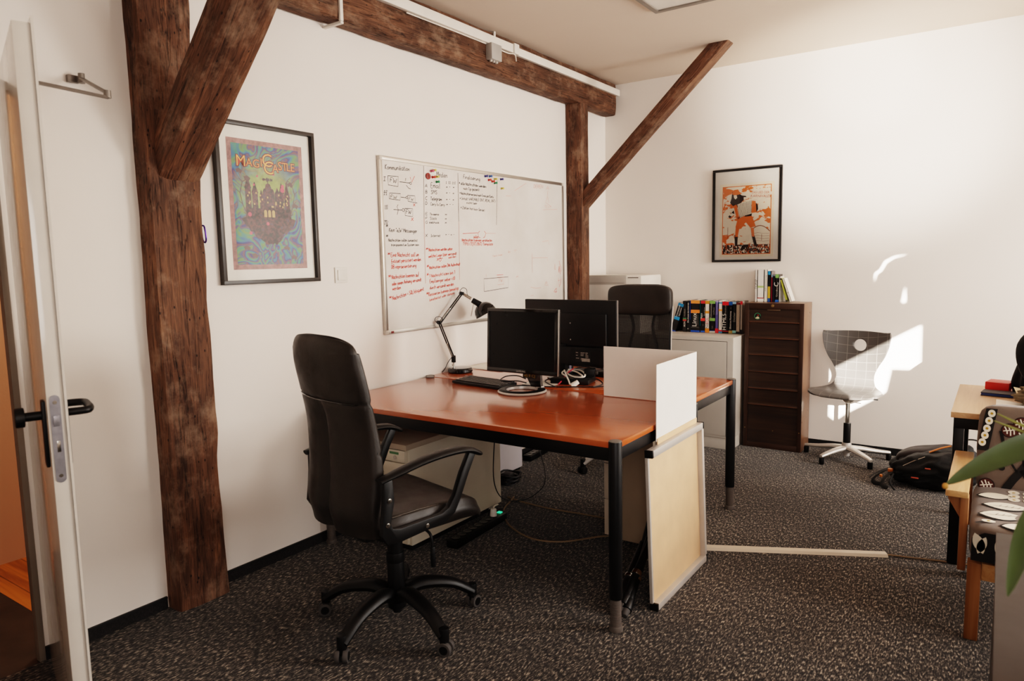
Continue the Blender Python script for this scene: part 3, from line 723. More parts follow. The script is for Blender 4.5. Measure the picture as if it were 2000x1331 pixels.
STROKES=[
([(-2.671, 1.92), (-2.587, 1.922), (-2.593, 1.866), (-2.67, 1.87), (-2.671, 1.92)], 'K'),
([(-2.579, 1.894), (-2.492, 1.893)], 'K'),
([(-2.527, 1.919), (-2.53, 1.903)], 'K'),
([(-2.524, 1.879), (-2.506, 1.864), (-2.488, 1.86)], 'K'),
([(-2.49, 1.927), (-2.477, 1.899), (-2.451, 1.936)], 'R'),
([(-2.667, 1.794), (-2.663, 1.826), (-2.574, 1.828), (-2.58, 1.791), (-2.667, 1.794)], 'K'),
([(-2.573, 1.809), (-2.53, 1.808)], 'K'),
([(-2.517, 1.822), (-2.455, 1.823), (-2.452, 1.784), (-2.514, 1.789), (-2.517, 1.822)], 'K'),
([(-2.452, 1.784), (-2.436, 1.783)], 'K'),
([(-2.471, 1.779), (-2.455, 1.763)], 'R'),
([(-2.453, 1.78), (-2.472, 1.762)], 'R'),
([(-2.636, 1.736), (-2.567, 1.736)], 'K'),
([(-2.598, 1.766), (-2.607, 1.752), (-2.597, 1.737), (-2.608, 1.708)], 'K'),
([(-2.543, 1.747), (-2.477, 1.748), (-2.479, 1.703), (-2.542, 1.706), (-2.543, 1.747)], 'K'),
([(-2.491, 1.696), (-2.475, 1.678)], 'R'),
([(-2.473, 1.697), (-2.494, 1.678)], 'R'),
([(-2.713, 1.672), (-2.688, 1.673)], 'K'),
([(-2.709, 1.827), (-2.684, 1.827)], 'K'),
([(-2.369, 2.002), (-2.381, 1.695)], 'G'),
([(-2.381, 1.695), (-2.387, 1.311)], 'P'),
([(-2.05, 1.989), (-2.053, 1.689)], 'K'),
([(-2.053, 1.689), (-2.062, 1.322)], 'P'),
([(-1.628, 1.986), (-1.647, 1.678)], 'K'),
([(-2.018, 1.614), (-1.86, 1.622)], 'R'),
([(-1.777, 1.621), (-1.661, 1.622)], 'F'),
([(-1.837, 1.634), (-1.857, 1.62), (-1.852, 1.595), (-1.833, 1.59)], 'R'),
([(-1.789, 1.635), (-1.769, 1.62), (-1.784, 1.596), (-1.801, 1.59)], 'R'),
([(-1.908, 1.589), (-1.855, 1.588)], 'R'),
([(-1.805, 1.235), (-1.805, 1.32), (-1.521, 1.324), (-1.523, 1.25), (-1.805, 1.235)], 'K'),
([(-1.658, 1.34), (-1.582, 1.341)], 'R'),
([(-1.655, 1.326), (-1.576, 1.325), (-1.577, 1.275), (-1.65, 1.274)], 'F'),
([(-1.045, 1.248), (-0.988, 1.245)], 'F'),
([(-1.237, 1.24), (-1.158, 1.228), (-1.097, 1.232)], 'F'),
([(-0.978, 1.952), (-0.992, 1.897), (-1.014, 1.861), (-0.972, 1.851), (-0.935, 1.835)], 'F'),
([(-0.983, 1.908), (-0.963, 1.864)], 'F'),
([(-1.05, 1.808), (-0.849, 1.82)], 'F'),
([(-1.531, 1.88), (-1.469, 1.883)], 'F'),
([(-1.21, 1.485), (-1.21, 1.346)], 'F'),
([(-1.211, 1.453), (-0.997, 1.453), (-0.998, 1.429)], 'F'),
([(-0.826, 1.427), (-0.811, 1.393), (-0.829, 1.359), (-0.808, 1.322)], 'R'),
([(-0.84, 1.274), (-0.8, 1.284), (-0.828, 1.223)], 'R'),
([(-0.892, 1.405), (-0.882, 1.36)], 'F'),
([(-1.239, 1.176), (-1.2, 1.18)], 'F'),
([(-1.067, 1.571), (-0.984, 1.582), (-0.972, 1.55)], 'F'),
([(-1.422, 1.922), (-1.272, 1.986)], 'F'),
([(-1.78, 1.349), (-1.779, 1.332)], 'F'),
([(-2.275, 1.456), (-2.22, 1.46)], 'R'),
([(-2.48, 1.892), (-2.482, 1.897), (-2.487, 1.899), (-2.493, 1.897), (-2.495, 1.892), (-2.493, 1.887), (-2.487, 1.886), (-2.482, 1.887), (-2.48, 1.892)], 'K'),
([(-2.516, 1.81), (-2.518, 1.814), (-2.524, 1.816), (-2.529, 1.814), (-2.531, 1.81), (-2.529, 1.805), (-2.524, 1.803), (-2.518, 1.805), (-2.516, 1.81)], 'K'),
([(-2.547, 1.737), (-2.55, 1.743), (-2.557, 1.746), (-2.563, 1.743), (-2.566, 1.737), (-2.563, 1.731), (-2.557, 1.728), (-2.55, 1.731), (-2.547, 1.737)], 'K'),
]
def handwrite(mb_of, z=0.0):
    rnd = random.Random(3)
    for s, y0, z0, y1, z1, h, c in WRITING:
        h = max(h, .012) * (.82 if len(s) > 6 else 1); L = math.hypot(y1 - y0, z1 - z0); dx, dz = (y1 - y0) / L, (z1 - z0) / L
        if s == '*': h = .026
        tot = 0; items = []
        for ch in s:
            if ch == ' ': tot += 2.0; continue
            g = G.get(ch)
            if not g: tot += 2; continue
            wd, st = g.split(';'); items.append((tot, st)); tot += float(wd) + .9
        kx = L / max(1, tot - .9); ky = h / 6
        wdt = (.0032 if c != 'F' else .0026) * (1.0 if h > .018 else .8)
        for off, st in items:
            jy = rnd.uniform(-.25, .25); js = rnd.uniform(.9, 1.1)
            for stroke in st.split('|'):
                P = []
                for pr in stroke.split():
                    a, b = [float(q) for q in pr.split(',')]
                    a = (off + a + .12 * b * (1 if ky >= kx * .4 else .5)) * kx; b = (b * js + jy) * ky
                    P.append((y0 + a * dx - b * dz, z0 + a * dz + b * dx))
                # smooth a little
                Q = []
                for i in range(len(P) - 1):
                    p0, p1, p2, p3 = P[max(0, i - 1)], P[i], P[i + 1], P[min(len(P) - 1, i + 2)]
                    for k in range(3):
                        u = k / 3
                        Q.append(tuple(.5 * (2 * p1[e] + (p2[e] - p0[e]) * u + (2 * p0[e] - 5 * p1[e] + 4 * p2[e] - p3[e]) * u * u + (3 * p1[e] - p0[e] - 3 * p2[e] + p3[e]) * u ** 3) for e in (0, 1)))
                Q.append(P[-1]); mb_of(c).ribbon(Q, wdt)
    for P, c in STROKES: mb_of(c).ribbon(P, .0034 if c in 'KR' else .0026)
def whiteboard():
    Y0, Y1, Z0, Z1 = -2.738, -.752, 1.036, 2.026
    t = thing('whiteboard', 'large wall whiteboard covered in black and red handwritten notes', 'whiteboard', (0, 0, 0))
    MB().box((.004, Y0 + .012, Z0 + .012), (.017, Y1 - .012, Z1 - .012)).build('writing_surface', WBOARD, t, smooth=0)
    f = MB(); w = .022
    f.box((.001, Y0 + w, Z0), (.023, Y1 - w, Z0 + w), .004).box((.001, Y0 + w, Z1 - w), (.023, Y1 - w, Z1), .004).box((.001, Y0, Z0 + w), (.023, Y0 + w, Z1 - w), .004).box((.001, Y1 - w, Z0 + w), (.023, Y1, Z1 - w), .004)
    f.build('frame', ALU, t)
    for y in (Y0, Y1):
        for z in (Z0, Z1):
            c = MB(); sy = w * 1.15 * (1 if y == Y0 else -1); sz = w * 1.15 * (1 if z == Z0 else -1)
            c.box((0, min(y, y + sy), min(z, z + sz)), (.025, max(y, y + sy), max(z, z + sz)), .007, seg=3); c.build('corner_cap', plain('corner_plastic', '#c9c0b6', .45), t)
    MB().box((.0232, Y0 + .04, Z0 + .005), (.0240, Y0 + .062, Z0 + .017)).build('maker_badge', plain('badge_red', '#7a2a26', .5), t)
    mbs = {}
    def of(c): return mbs.setdefault(c, MB())
    handwrite(of)
    mats = {'K': BK, 'R': RD, 'F': FD, 'P': PKL, 'G': GRL}; nm = {'K': 'black_writing', 'R': 'red_writing', 'F': 'faded_red_writing', 'P': 'pink_divider_line', 'G': 'grey_divider_line'}
    for k, c in enumerate('KRFPG'):
        mb = mbs[c]; bmesh.ops.transform(mb.bm, matrix=on_left(.0176 + .00025 * k), verts=mb.bm.verts); mb.build(nm[c], mats[c], t, smooth=0)
whiteboard()
def magnets():
    cols = {'pink': '#c8506a', 'yellow': '#cdbb62', 'darkred': '#8f2a22', 'red': '#cf3a2c', 'green': '#1f8a55', 'navy': '#2a2a7c', 'blue': '#2f63a6'}
    D = [('pink', -2.305, 1.978, 'pink pin magnet above the round dark red magnet'), ('yellow', -2.285, 1.984, 'yellow pin magnet beside the pink one, topmost in its cluster'),
         ('darkred', -2.337, 1.945, 'round dark red disc magnet with black mark on whiteboard'), ('red', -2.294, 1.943, 'red pin magnet just right of the round dark red magnet'),
         ('yellow', -2.26, 1.948, 'yellow pin magnet left of the word Medien'), ('green', -2.258, 1.918, 'green pin magnet below the word Medien'),
         ('navy', -1.765, 1.993, 'navy pin magnet at upper left of the coloured arc on whiteboard'), ('blue', -1.716, 1.996, 'bright blue pin magnet at the top of the coloured arc'),
         ('yellow', -1.66, 1.983, 'yellow pin magnet above the green one in the coloured arc'), ('red', -1.727, 1.972, 'red pin magnet directly below the bright blue magnet'),
         ('red', -1.689, 1.965, 'red pin magnet touching the green one in the coloured arc'), ('green', -1.66, 1.957, 'green pin magnet at the lower end of the coloured arc'),
         ('navy', -1.588, 1.987, 'navy pin magnet right of the short black divider line'), ('yellow', -1.583, 1.926, 'lone yellow pin magnet under a navy one on whiteboard')]
    for c, y, z, lab in D:
        m = plain('magnet_' + c, cols[c], .35)
        if c == 'darkred':
            t = thing('disc_magnet', lab, 'magnet', (.0176, y, z), 0, 'magnets on the whiteboard')
            MB().cyl((0, 0, 0), (.009, 0, 0), .019, n=28, bev=.003).build('disc', m, t)
            b = MB(); b.text('B', .022, on_left(.0095)); b.build('mark', BK, t, smooth=0)
        else:
            t = thing('pin_magnet', lab, 'magnet', (.0176, y, z), 0, 'magnets on the whiteboard')
            t.rotation_euler = (0, R(90), 0)
            MB().lathe([(0, 0), (.0075, 0), (.0078, .003), (.005, .006), (.0045, .013), (.0075, .016), (.0078, .021), (0, .022)], 18).build('pin_body', m, t)
magnets()

# ================================================================== posters
def poster_frame(t, W, H, bar, dep, mat, mw):
    """frame in local (a,b) plane: x = right, z = up, front = -y"""
    f = MB()
    f.box((-W / 2, -dep, -H / 2), (W / 2, 0, -H / 2 + bar), .001).box((-W / 2, -dep, H / 2 - bar), (W / 2, 0, H / 2), .001).box((-W / 2, -dep, -H / 2 + bar), (-W / 2 + bar, 0, H / 2 - bar), .001).box((W / 2 - bar, -dep, -H / 2 + bar), (W / 2, 0, H / 2 - bar), .001)
    f.build('frame', mat, t)
    MB().box((-W / 2 + bar, -.008, -H / 2 + bar), (W / 2 - bar, -.002, H / 2 - bar)).build('mat_board', mw, t, smooth=0)
    MB().box((-W / 2 + bar, -.0165, -H / 2 + bar), (W / 2 - bar, -.0155, H / 2 - bar)).build('glass', GLASS, t, smooth=0)
BLK = Matrix(((1, 0, 0, 0), (0, 0, -1, 0), (0, 1, 0, 0), (0, 0, 0, 1)))
def pl(y): return TR(0, y, 0) @ BLK
def castle_poster():
    W, H = .54, .725
    t = thing('framed_poster', 'black framed colourful castle poster beside the timber post', 'framed poster', (.002, -3.46, 1.717), R(90))
    poster_frame(t, W, H, .018, .03, plain('dark_frame', '#2e2620', .4), PAPER)
    # print: x -.205..+.21, z -.295 .. +.29
    x0, x1, z0, z1 = -.205, .206, -.296, .290
    p = MB(); p.prism([(x0, z0), (x1, z0), (x1, z1), (x0, z1)], .0004, pl(-.0082)); pr = p.build('print', plain('print_border', '#a3746f', .5, var=.2, vscale=60), t, smooth=0)
    b = .022
    p = MB(); p.prism([(x0 + b, z0 + b), (x1 - b, z0 + b), (x1 - b, z1 - b), (x0 + b, z1 - b)], .0003, pl(-.0087)); o = p.build('marbled_ground', m_marble_art(), pr, smooth=0); 
    k = MB(); D = pl(-.0091); rnd = random.Random(5)
    def poly(pts): k.prism(pts, .0002, D)
    # floating island
    top = [(-.15, -.066), (-.13, -.058), (.12, -.056), (.15, -.064)]
    bot = []
    n = 26
    for i in range(n + 1):
        u = i / n; x = .15 - .30 * u; d = 1 - abs(2 * u - 1); bot.append((x, -.068 - .105 * min(1, d * 1.25) - rnd.uniform(0, .018) * (1 if 0 < i < n else 0)))
    poly(top + bot[1:-1])
    # towers and gables
    def tower(x, w, h, hat, base=-.062, ball=None):
        poly([(x - w / 2, base), (x + w / 2, base), (x + w / 2, base + h), (x - w / 2, base + h)])
        poly([(x - w * .62, base + h), (x + w * .62, base + h), (x + w * .3, base + h + hat * .5), (x + w * .06, base + h + hat), (x - w * .06, base + h + hat), (x - w * .3, base + h + hat * .5)])
    tower(-.108, .03, .135, .055); tower(-.072, .03, .115, .05); tower(.105, .03, .10, .075); tower(.075, .026, .12, .05); tower(-.038, .018, .10, .03)
    poly([(-.03, -.06), (.035, -.06), (.035, .06), (.028, .075), (.02, .078), (.012, .098), (.004, .10), (.001, .135), (-.001, .10), (-.01, .098), (-.016, .078), (-.024, .075), (-.03, .06)])
    poly([(.036, -.06), (.066, -.06), (.066, .055), (.058, .07), (.051, .085), (.044, .07), (.036, .055)])
    poly([(-.125, -.06), (.125, -.06), (.125, -.015), (-.125, -.015)])
    for x, s in ((.0, .016), (-.02, .012), (.02, .012)):   # finial blossoms
        poly([(x + s * math.cos(a) * (1 if i % 2 else .55), .118 + s * .7 * math.sin(a) * (1 if i % 2 else .55)) for i, a in enumerate([PI * j / 5 for j in range(10)])])
    k.build('castle_drawing', m_castle_art(), pr, smooth=0)
    k = MB(); D = pl(-.0094)
    for x in (-.02, .002, .024):
        k.prism([(x - .008, -.055), (x + .008, -.055), (x + .008, -.03)] + [(x + .008 * math.cos(a), -.03 + .009 * math.sin(a)) for a in [PI * j / 6 for j in range(1, 6)]] + [(x - .008, -.03)], .0002, D)
    for i in range(26):
        x = rnd.uniform(-.115, .115); z = rnd.uniform(-.01, .05); s = .0035
        k.prism([(x - s, z), (x + s, z), (x + s, z + 2.4 * s), (x - s, z + 2.4 * s)], .0002, D)
    k.build('lit_windows', plain('print_ochre', '#c9a56a', .5), pr, smooth=0)
    k = MB()
    def disc(x, z, r): k.prism([(x + r * math.cos(a), z + r * math.sin(a)) for a in [2 * PI * j / 14 for j in range(14)]], .0002, D)
    disc(.081, .075, .012); disc(.083, .092, .009); disc(.035, .145, .006); disc(-.01, -.085, .008); disc(-.105, -.045, .01); disc(-.075, .09, .005); disc(-.105, -.13, .008); disc(-.055, .13, .005)
    k.build('pink_dots', plain('print_pink', '#d2586c', .5), pr, smooth=0)
    k = MB()
    for s, hh in ((-1, 0), (1, .01)):
        pts = [(s * .118, -.05), (s * .14, .0 + hh), (s * .15, .05 + hh), (s * .135, .10 + hh), (s * .112, .112 + hh), (s * .1, .095 + hh)]
        k.ribbon(pts, .004)
        for i in range(6):
            a = pts[min(5, i)]; k.ribbon([a, (a[0] + s * .018, a[1] + .014)], .003)
    for x, z in ((-.15, .145), (-.11, .115), (.125, .10), (-.13, -.20), (.09, -.2), (.13, -.245), (-.09, -.235), (.15, .0)):
        k.ribbon([(x - .014, z), (x, z + .006), (x + .014, z - .004)], .017)
    bmesh.ops.transform(k.bm, matrix=pl(-.0096), verts=k.bm.verts); k.build('curling_stems', plain('print_brown', '#5d4440', .5), pr, smooth=0)
    # title
    for off, col, nm, yy in ((.0035, '#3a1a16', 'title_outline', -.0099), (.0012, '#c8523a', 'title_lettering', -.0103), (-.0014, '#f0c46a', 'title_highlight', -.0107)):
        k = MB()
        for i, (ch, x, z, s) in enumerate([('M', -.137, .190, .070), ('A', -.094, .187, .05), ('G', -.057, .185, .052), ('I', -.029, .192, .055), ('C', .003, .203, .085), ('C', .010, .170, .085), ('A', .047, .172, .05), ('S', .074, .185, .055), ('T', .101, .184, .053), ('L', .122, .184, .053), ('E', .146, .184, .053)]):
            k.text(ch, s, pl(yy) @ TR(x, z, 0), offset=off)
        k.build(nm, plain(nm, col, .5), pr, smooth=0)
castle_poster()
def accordion_poster():
    W, H = .525, .715
    t = thing('framed_poster', 'black framed orange accordion player poster on the back wall', 'framed poster', (1.212, -.002, 1.748))
    poster_frame(t, W, H, .018, .024, plain('black_frame', '#0f0c0b', .4), PAPER)
    cx, cz = 1.212, 1.748
    x0, x1, z0, z1 = 1.025 - cx, 1.397 - cx, 1.449 - cz, 1.973 - cz
    p = MB(); p.prism([(x0 - .02, z0 - .02), (x1 + .02, z0 - .02), (x1 + .02, z1 + .02), (x0 - .02, z1 + .02)], .0004, pl(-.0082)); pr = p.build('print', plain('cream_print', '#efe2cc', .6), t, smooth=0)
    OR = plain('print_orange', '#df7634', .6); DK = plain('print_dark', '#2a1810', .6); CR = plain('print_cream', '#efe3cf', .6)
    p = MB(); p.prism([(x0, z0), (x1, z0), (x1, z1), (x0, z1)], .0003, pl(-.0087)); p.build('orange_border', OR, pr, smooth=0)
    b = .006
    p = MB(); p.prism([(x0 + b, z0 + b), (x1 - b, z0 + b), (x1 - b, z1 - b), (x0 + b, z1 - b)], .0003, pl(-.0091)); p.build('cloudy_sky', m_cloud_art(), pr, smooth=0)
    p = MB(); p.prism([(x0 + b, z0 + b), (x1 - b, z0 + b), (x1 - b, z0 + .075), (x0 + b, z0 + .075)], .0002, pl(-.0094)); p.build('crowd', m_crowd_art(), pr, smooth=0)
    def S(pts, mb, y): mb.prism([(a - cx, c - cz) for a, c in pts], .0002, pl(y))
    k = MB()      # domed hall
    S([(1.25, 1.53)] + [(1.25 + .14 * u, 1.60 + .065 * math.sin(PI * (.15 + .75 * u))) for u in [i / 10 for i in range(11)]] + [(1.39, 1.53)], k, -.0096); S([(1.24, 1.60), (1.06, 1.56), (1.06, 1.535), (1.24, 1.55)], k, -.0096); k.build('hall_drawing', CR, pr, smooth=0)
    k = MB()
    k.ribbon([(1.25 + .14 * u - cx, 1.60 + .065 * math.sin(PI * (.15 + .75 * u)) - cz) for u in [i / 10 for i in range(11)]], .006)
    for q in range(4): k.ribbon([(1.26 - cx, 1.545 + .02 * q - cz), (1.30 - cx, 1.552 + .02 * q - cz), (1.34 - cx, 1.545 + .02 * q - cz), (1.385 - cx, 1.55 + .018 * q - cz)], .0018)
    k.ribbon([(1.33 - cx, 1.55 - cz), (1.33 - cx, 1.60 - cz)], .003); k.ribbon([(1.07 - cx, 1.57 - cz), (1.07 - cx, 1.66 - cz)], .003)
    bmesh.ops.transform(k.bm, matrix=pl(-.0099), verts=k.bm.verts); k.build('hall_lines', plain('print_rust', '#8a4a22', .6), pr, smooth=0)
    k = MB()      # dark figure shapes: hair, boots, outline arm
    S([(1.10, 1.93), (1.125, 1.925), (1.15, 1.92), (1.175, 1.90), (1.205, 1.895), (1.215, 1.88), (1.19, 1.865), (1.165, 1.84), (1.15, 1.82), (1.12, 1.815), (1.10, 1.83), (1.085, 1.85), (1.095, 1.88)], k, -.0102)
    S([(1.122, 1.60), (1.15, 1.60), (1.146, 1.52), (1.128, 1.51)], k, -.0102); S([(1.252, 1.60), (1.278, 1.59), (1.296, 1.52), (1.275, 1.515)], k, -.0102)
    S([(1.115, 1.79), (1.085, 1.76), (1.072, 1.742), (1.085, 1.73), (1.105, 1.745), (1.12, 1.765)], k, -.0102); S([(1.20, 1.745), (1.255, 1.76), (1.25, 1.735), (1.20, 1.725)], k, -.0102)
    S([(1.283, 1.84), (1.297, 1.82), (1.3, 1.79), (1.287, 1.765), (1.28, 1.77)], k, -.0102)
    k.build('figure_dark_shapes', DK, pr, smooth=0)
    k = MB()
    S([(1.098, 1.915), (1.115, 1.945), (1.145, 1.948), (1.16, 1.925), (1.178, 1.915), (1.15, 1.908), (1.12, 1.904)], k, -.0105)       # hat
    S([(1.15, 1.735), (1.255, 1.74), (1.285, 1.66), (1.245, 1.65), (1.205, 1.70), (1.165, 1.645), (1.13, 1.66)], k, -.0105)          # shorts
    S([(1.132, 1.66), (1.16, 1.65), (1.148, 1.585), (1.128, 1.585)], k, -.0105); S([(1.247, 1.65), (1.27, 1.65), (1.276, 1.58), (1.256, 1.585)], k, -.0105)
    S([(1.112, 1.825), (1.135, 1.832), (1.16, 1.725), (1.138, 1.722)], k, -.0105); S([(1.252, 1.855), (1.28, 1.852), (1.288, 1.765), (1.25, 1.763)], k, -.0105)   # accordion ends
    k.build('figure_orange_shapes', OR, pr, smooth=0)
    k = MB()
    S([(1.14, 1.832), (1.20, 1.853), (1.25, 1.858), (1.248, 1.765), (1.20, 1.752), (1.165, 1.728)], k, -.0108); S([(1.112, 1.905), (1.135, 1.905), (1.14, 1.885), (1.127, 1.872), (1.115, 1.885)], k, -.0108); S([(1.08, 1.755), (1.1, 1.77), (1.122, 1.76), (1.10, 1.742)], k, -.0108)
    S([(1.19, 1.885), (1.215, 1.885), (1.225, 1.872), (1.19, 1.868)], k, -.0108)
    k.build('bellows_and_skin', CR, pr, smooth=0)
    k = MB()
    for i in range(10):
        u = i / 9; k.ribbon([(1.142 + .105 * u - cx, 1.832 + .026 * u - cz), (1.165 + .083 * u - cx, 1.728 + .037 * u - cz)], .0028)
    bmesh.ops.transform(k.bm, matrix=pl(-.0111), verts=k.bm.verts); k.build('bellows_lines', DK, pr, smooth=0)
    k = MB(); k.prism([(1.315 - cx + .085 * math.cos(a) * (1 + .08 * math.sin(5 * a)), 1.899 - cz + .036 * math.sin(a) * (1 + .1 * math.cos(4 * a))) for a in [2 * PI * i / 40 for i in range(40)]], .0002, pl(-.0100)); k.build('title_cloud', CR, pr, smooth=0)
    k = MB(); k.text('DAS LIED DER', .026, pl(-.0108) @ TR(1.315 - cx, 1.914 - cz, 0) @ RZ(R(-4)), width=.13); k.text('KARNIVALES', .028, pl(-.0108) @ TR(1.317 - cx, 1.886 - cz, 0) @ RZ(R(-4)), width=.148); k.build('poster_lettering', plain('print_red_orange', '#c4522a', .6), pr, smooth=0)
accordion_poster()
# ================================================================== desks
DZ = .75
def desk(label, x0, x1, y0, y1, feet):
    t = thing('office_desk', label, 'desk', ((x0 + x1) / 2, (y0 + y1) / 2, 0), 0, 'cherry desks pushed together')
    hx, hy = (x1 - x0) / 2, (y1 - y0) / 2
    lx, ly = hx - .014, hy - .014
    # top with notched corners for the legs
    c = .03
    poly = [(-hx + c, -hy), (hx - c, -hy), (hx - c, -hy + c), (hx, -hy + c), (hx, hy - c), (hx - c, hy - c), (hx - c, hy), (-hx + c, hy), (-hx + c, hy - c), (-hx, hy - c), (-hx, -hy + c), (-hx + c, -hy + c)]
    MB().prism(poly, .023, TR(0, 0, DZ - .024), .0015).build('desk_top', CHERRY, t)
    for nm, lo, hi in (('rail', (-lx + .02, -ly - .004, DZ - .078), (lx - .02, -ly + .02, DZ - .0245)), ('rail', (-lx + .02, ly - .02, DZ - .078), (lx - .02, ly + .004, DZ - .0245)), ('rail', (-lx - .004, -ly + .02, DZ - .078), (-lx + .02, ly - .02, DZ - .0245)), ('rail', (lx - .02, -ly + .02, DZ - .078), (lx + .004, ly - .02, DZ - .0245))):
        MB().box(lo, hi, .002).build(nm, BLACKM, t)
    for sx, sy in feet:
        g = MB(); g.cyl((sx * lx, sy * ly, .13), (sx * lx, sy * ly, DZ + .001), .026, n=28, bev=.002)
        leg = g.build('leg', BLACKM, t)
        MB().cyl((sx * lx, sy * ly, DZ + .001), (sx * lx, sy * ly, DZ + .004), .025, n=28, bev=.001).build('leg_cap', plain('cap_grey', '#6d6760', .4), leg)
        f = MB(); f.cyl((sx * lx, sy * ly, .012), (sx * lx, sy * ly, .13), .021, n=24)
        for k in range(9): f.cyl((sx * lx, sy * ly, .03 + k * .010), (sx * lx, sy * ly, .034 + k * .010), .0225, n=24)
        f.cyl((sx * lx, sy * ly, 0), (sx * lx, sy * ly, .02), .028, .026, n=24, bev=.003)
        f.build('foot', plain('foot_grey', '#5d5550', .5), leg)
desk('cherry topped office desk nearest the door, under the square monitor', .04, 1.696, -3.238, -2.401, [(-1, -1), (1, -1), (-1, 1), (1, 1)])
desk('cherry topped office desk at the far side, under the wide monitor', .006, 1.645, -2.388, -1.652, [(-1, -1), (.93, -1), (-1, 1), (1, 1)])

def pedestal_left():
    x0, x1, y0, y1, h = .05, .503, -3.118, -2.335, .553
    t = thing('drawer_pedestal', 'cream drawer pedestal under the left end of the near desk', 'drawer unit', ((x0 + x1) / 2, (y0 + y1) / 2, 0))
    hx, hy = (x1 - x0) / 2, (y1 - y0) / 2
    b = MB(); b.box((-hx, -hy + .02, .035), (hx, hy, h - .028), .002); b.build('carcass', CREAM, t)
    MB().box((-hx - .004, -hy - .004, h - .028), (hx + .004, hy + .004, h), .003).build('top_panel', plain('pedestal_top', '#b7a795', .4, var=.03), t)
    for k, (za, zb) in enumerate([(.46, .52), (.32, .455), (.18, .315), (.045, .175)]):
        d = MB(); d.box((-hx + .003, -hy, za), (hx - .012, -hy + .018, zb), .002); dr = d.build('drawer', CREAM, t)
        g = MB(); g.tube([(-.07, -hy - .001, (za + zb) / 2 + .012), (-.05, -hy - .004, (za + zb) / 2 + .004), (.05, -hy - .004, (za + zb) / 2 + .004), (.07, -hy - .001, (za + zb) / 2 + .012)], .005, 8); g.build('grip', plain('grip_cream', '#b8ac98', .5), dr)
        if k == 0:
            MB().cyl((.15, -hy - .003, .482), (.15, -hy, .482), .010, n=18).build('lock', CHROME, dr)
            MB().box((.115, -hy - .001, .498), (.175, -hy, .510)).build('green_sticker', plain('green_sticker', '#5f8a63', .5), dr)
    MB().box((-hx + .02, -hy + .04, 0), (hx - .02, hy - .04, .035)).build('plinth', SKIRT, t)
pedestal_left()
def pedestal_right():
    x0, x1, y0, y1 = 1.234, 1.50, -2.45, -1.9
    t = thing('drawer_pedestal', 'beige pedestal under the far desk, beside the leaning board', 'drawer unit', ((x0 + x1) / 2, (y0 + y1) / 2, 0))
    hx, hy = (x1 - x0) / 2, (y1 - y0) / 2; h = .6
    MB().box((-hx + .042, -hy, .02), (hx, hy, h), .002).build('carcass', plain('beige_laminate', '#b9a893', .5, var=.04), t)
    for k in range(3):
        dr = MB().box((-hx, -hy + .002, .03 + .19 * k), (-hx + .04, hy - .002, .03 + .19 * k + .185), .003).build('drawer', BEIGEP, t)
        MB().box((-hx - .006, -.06, .14 + .19 * k), (-hx, .06, .155 + .19 * k), .002).build('grip', ALU, dr)
    for sx in (-1, 1):
        for sy in (-1, 1): MB().cyl((sx * (hx - .05), sy * (hy - .05), 0), (sx * (hx - .05), sy * (hy - .05), .02), .02, n=14).build('caster', BLACKP, t)
pedestal_right()

# leaning framed board
def leaning_board():
    t = thing('framed_board', 'beige backed aluminium framed board leaning on the desk end', 'framed board', (1.738, -2.71, 0), 0, None, (0, R(-2.2), 0))
    h, hy = .668, .298
    MB().box((-.006, -hy + .01, .012), (0, hy - .01, h - .012), .001).build('back_panel', BOARD, t)
    f = MB(); f.box((-.008, -hy + .012, 0), (.026, hy - .012, .027), .003); f.build('bottom_rail', SILVER, t)
    f = MB(); f.box((-.008, -hy + .012, h - .03), (.026, hy - .012, h), .003); f.build('top_rail', SILVER, t)
    f = MB(); f.box((-.008, -hy, .027), (.006, -hy + .014, h - .03), .002); f.build('side_rail', SILVER, t)
    f = MB(); f.box((-.008, hy - .024, .027), (.024, hy, h - .03), .002); f.build('side_rail', SILVER, t)
    for sy in (-1, 1):
        for z in (0, h - .03):
            a, b = sorted((sy * hy, sy * (hy - .0125))); MB().box((-.009, a, z), (.0265, b, z + .031), .002).build('corner_cap', BLACKP, t)
leaning_board()
def white_screen():
    # folded sheet: far flap along X, near flap along -Y
    t = thing('folded_card', 'white folded card screen standing at the right desk end', 'card screen', (1.706, -2.432, .70))
    b = MB(); b.box((-.477, -.004, .0515), (0, 0, .302)); b.box((-.006, -.004, .0515), (0.0, 0, .302)); b.build('far_flap', CARD, t, smooth=0)
    b = MB(); b.grid(lambda u, v: (0.0, -.004 - .462 * u, (-.02 - .0 * u) + .322 * v), 6, 4); b.build('near_flap', CARD, t, smooth=0)
    m = bpy.data.objects['near_flap']; md = m.modifiers.new('s', 'SOLIDIFY'); md.thickness = .003
    b = MB(); b.box((.003, -.462, -.045), (.007, -.006, -.008), .001); b.build('wooden_edge_strip', BOARD, t)
white_screen()

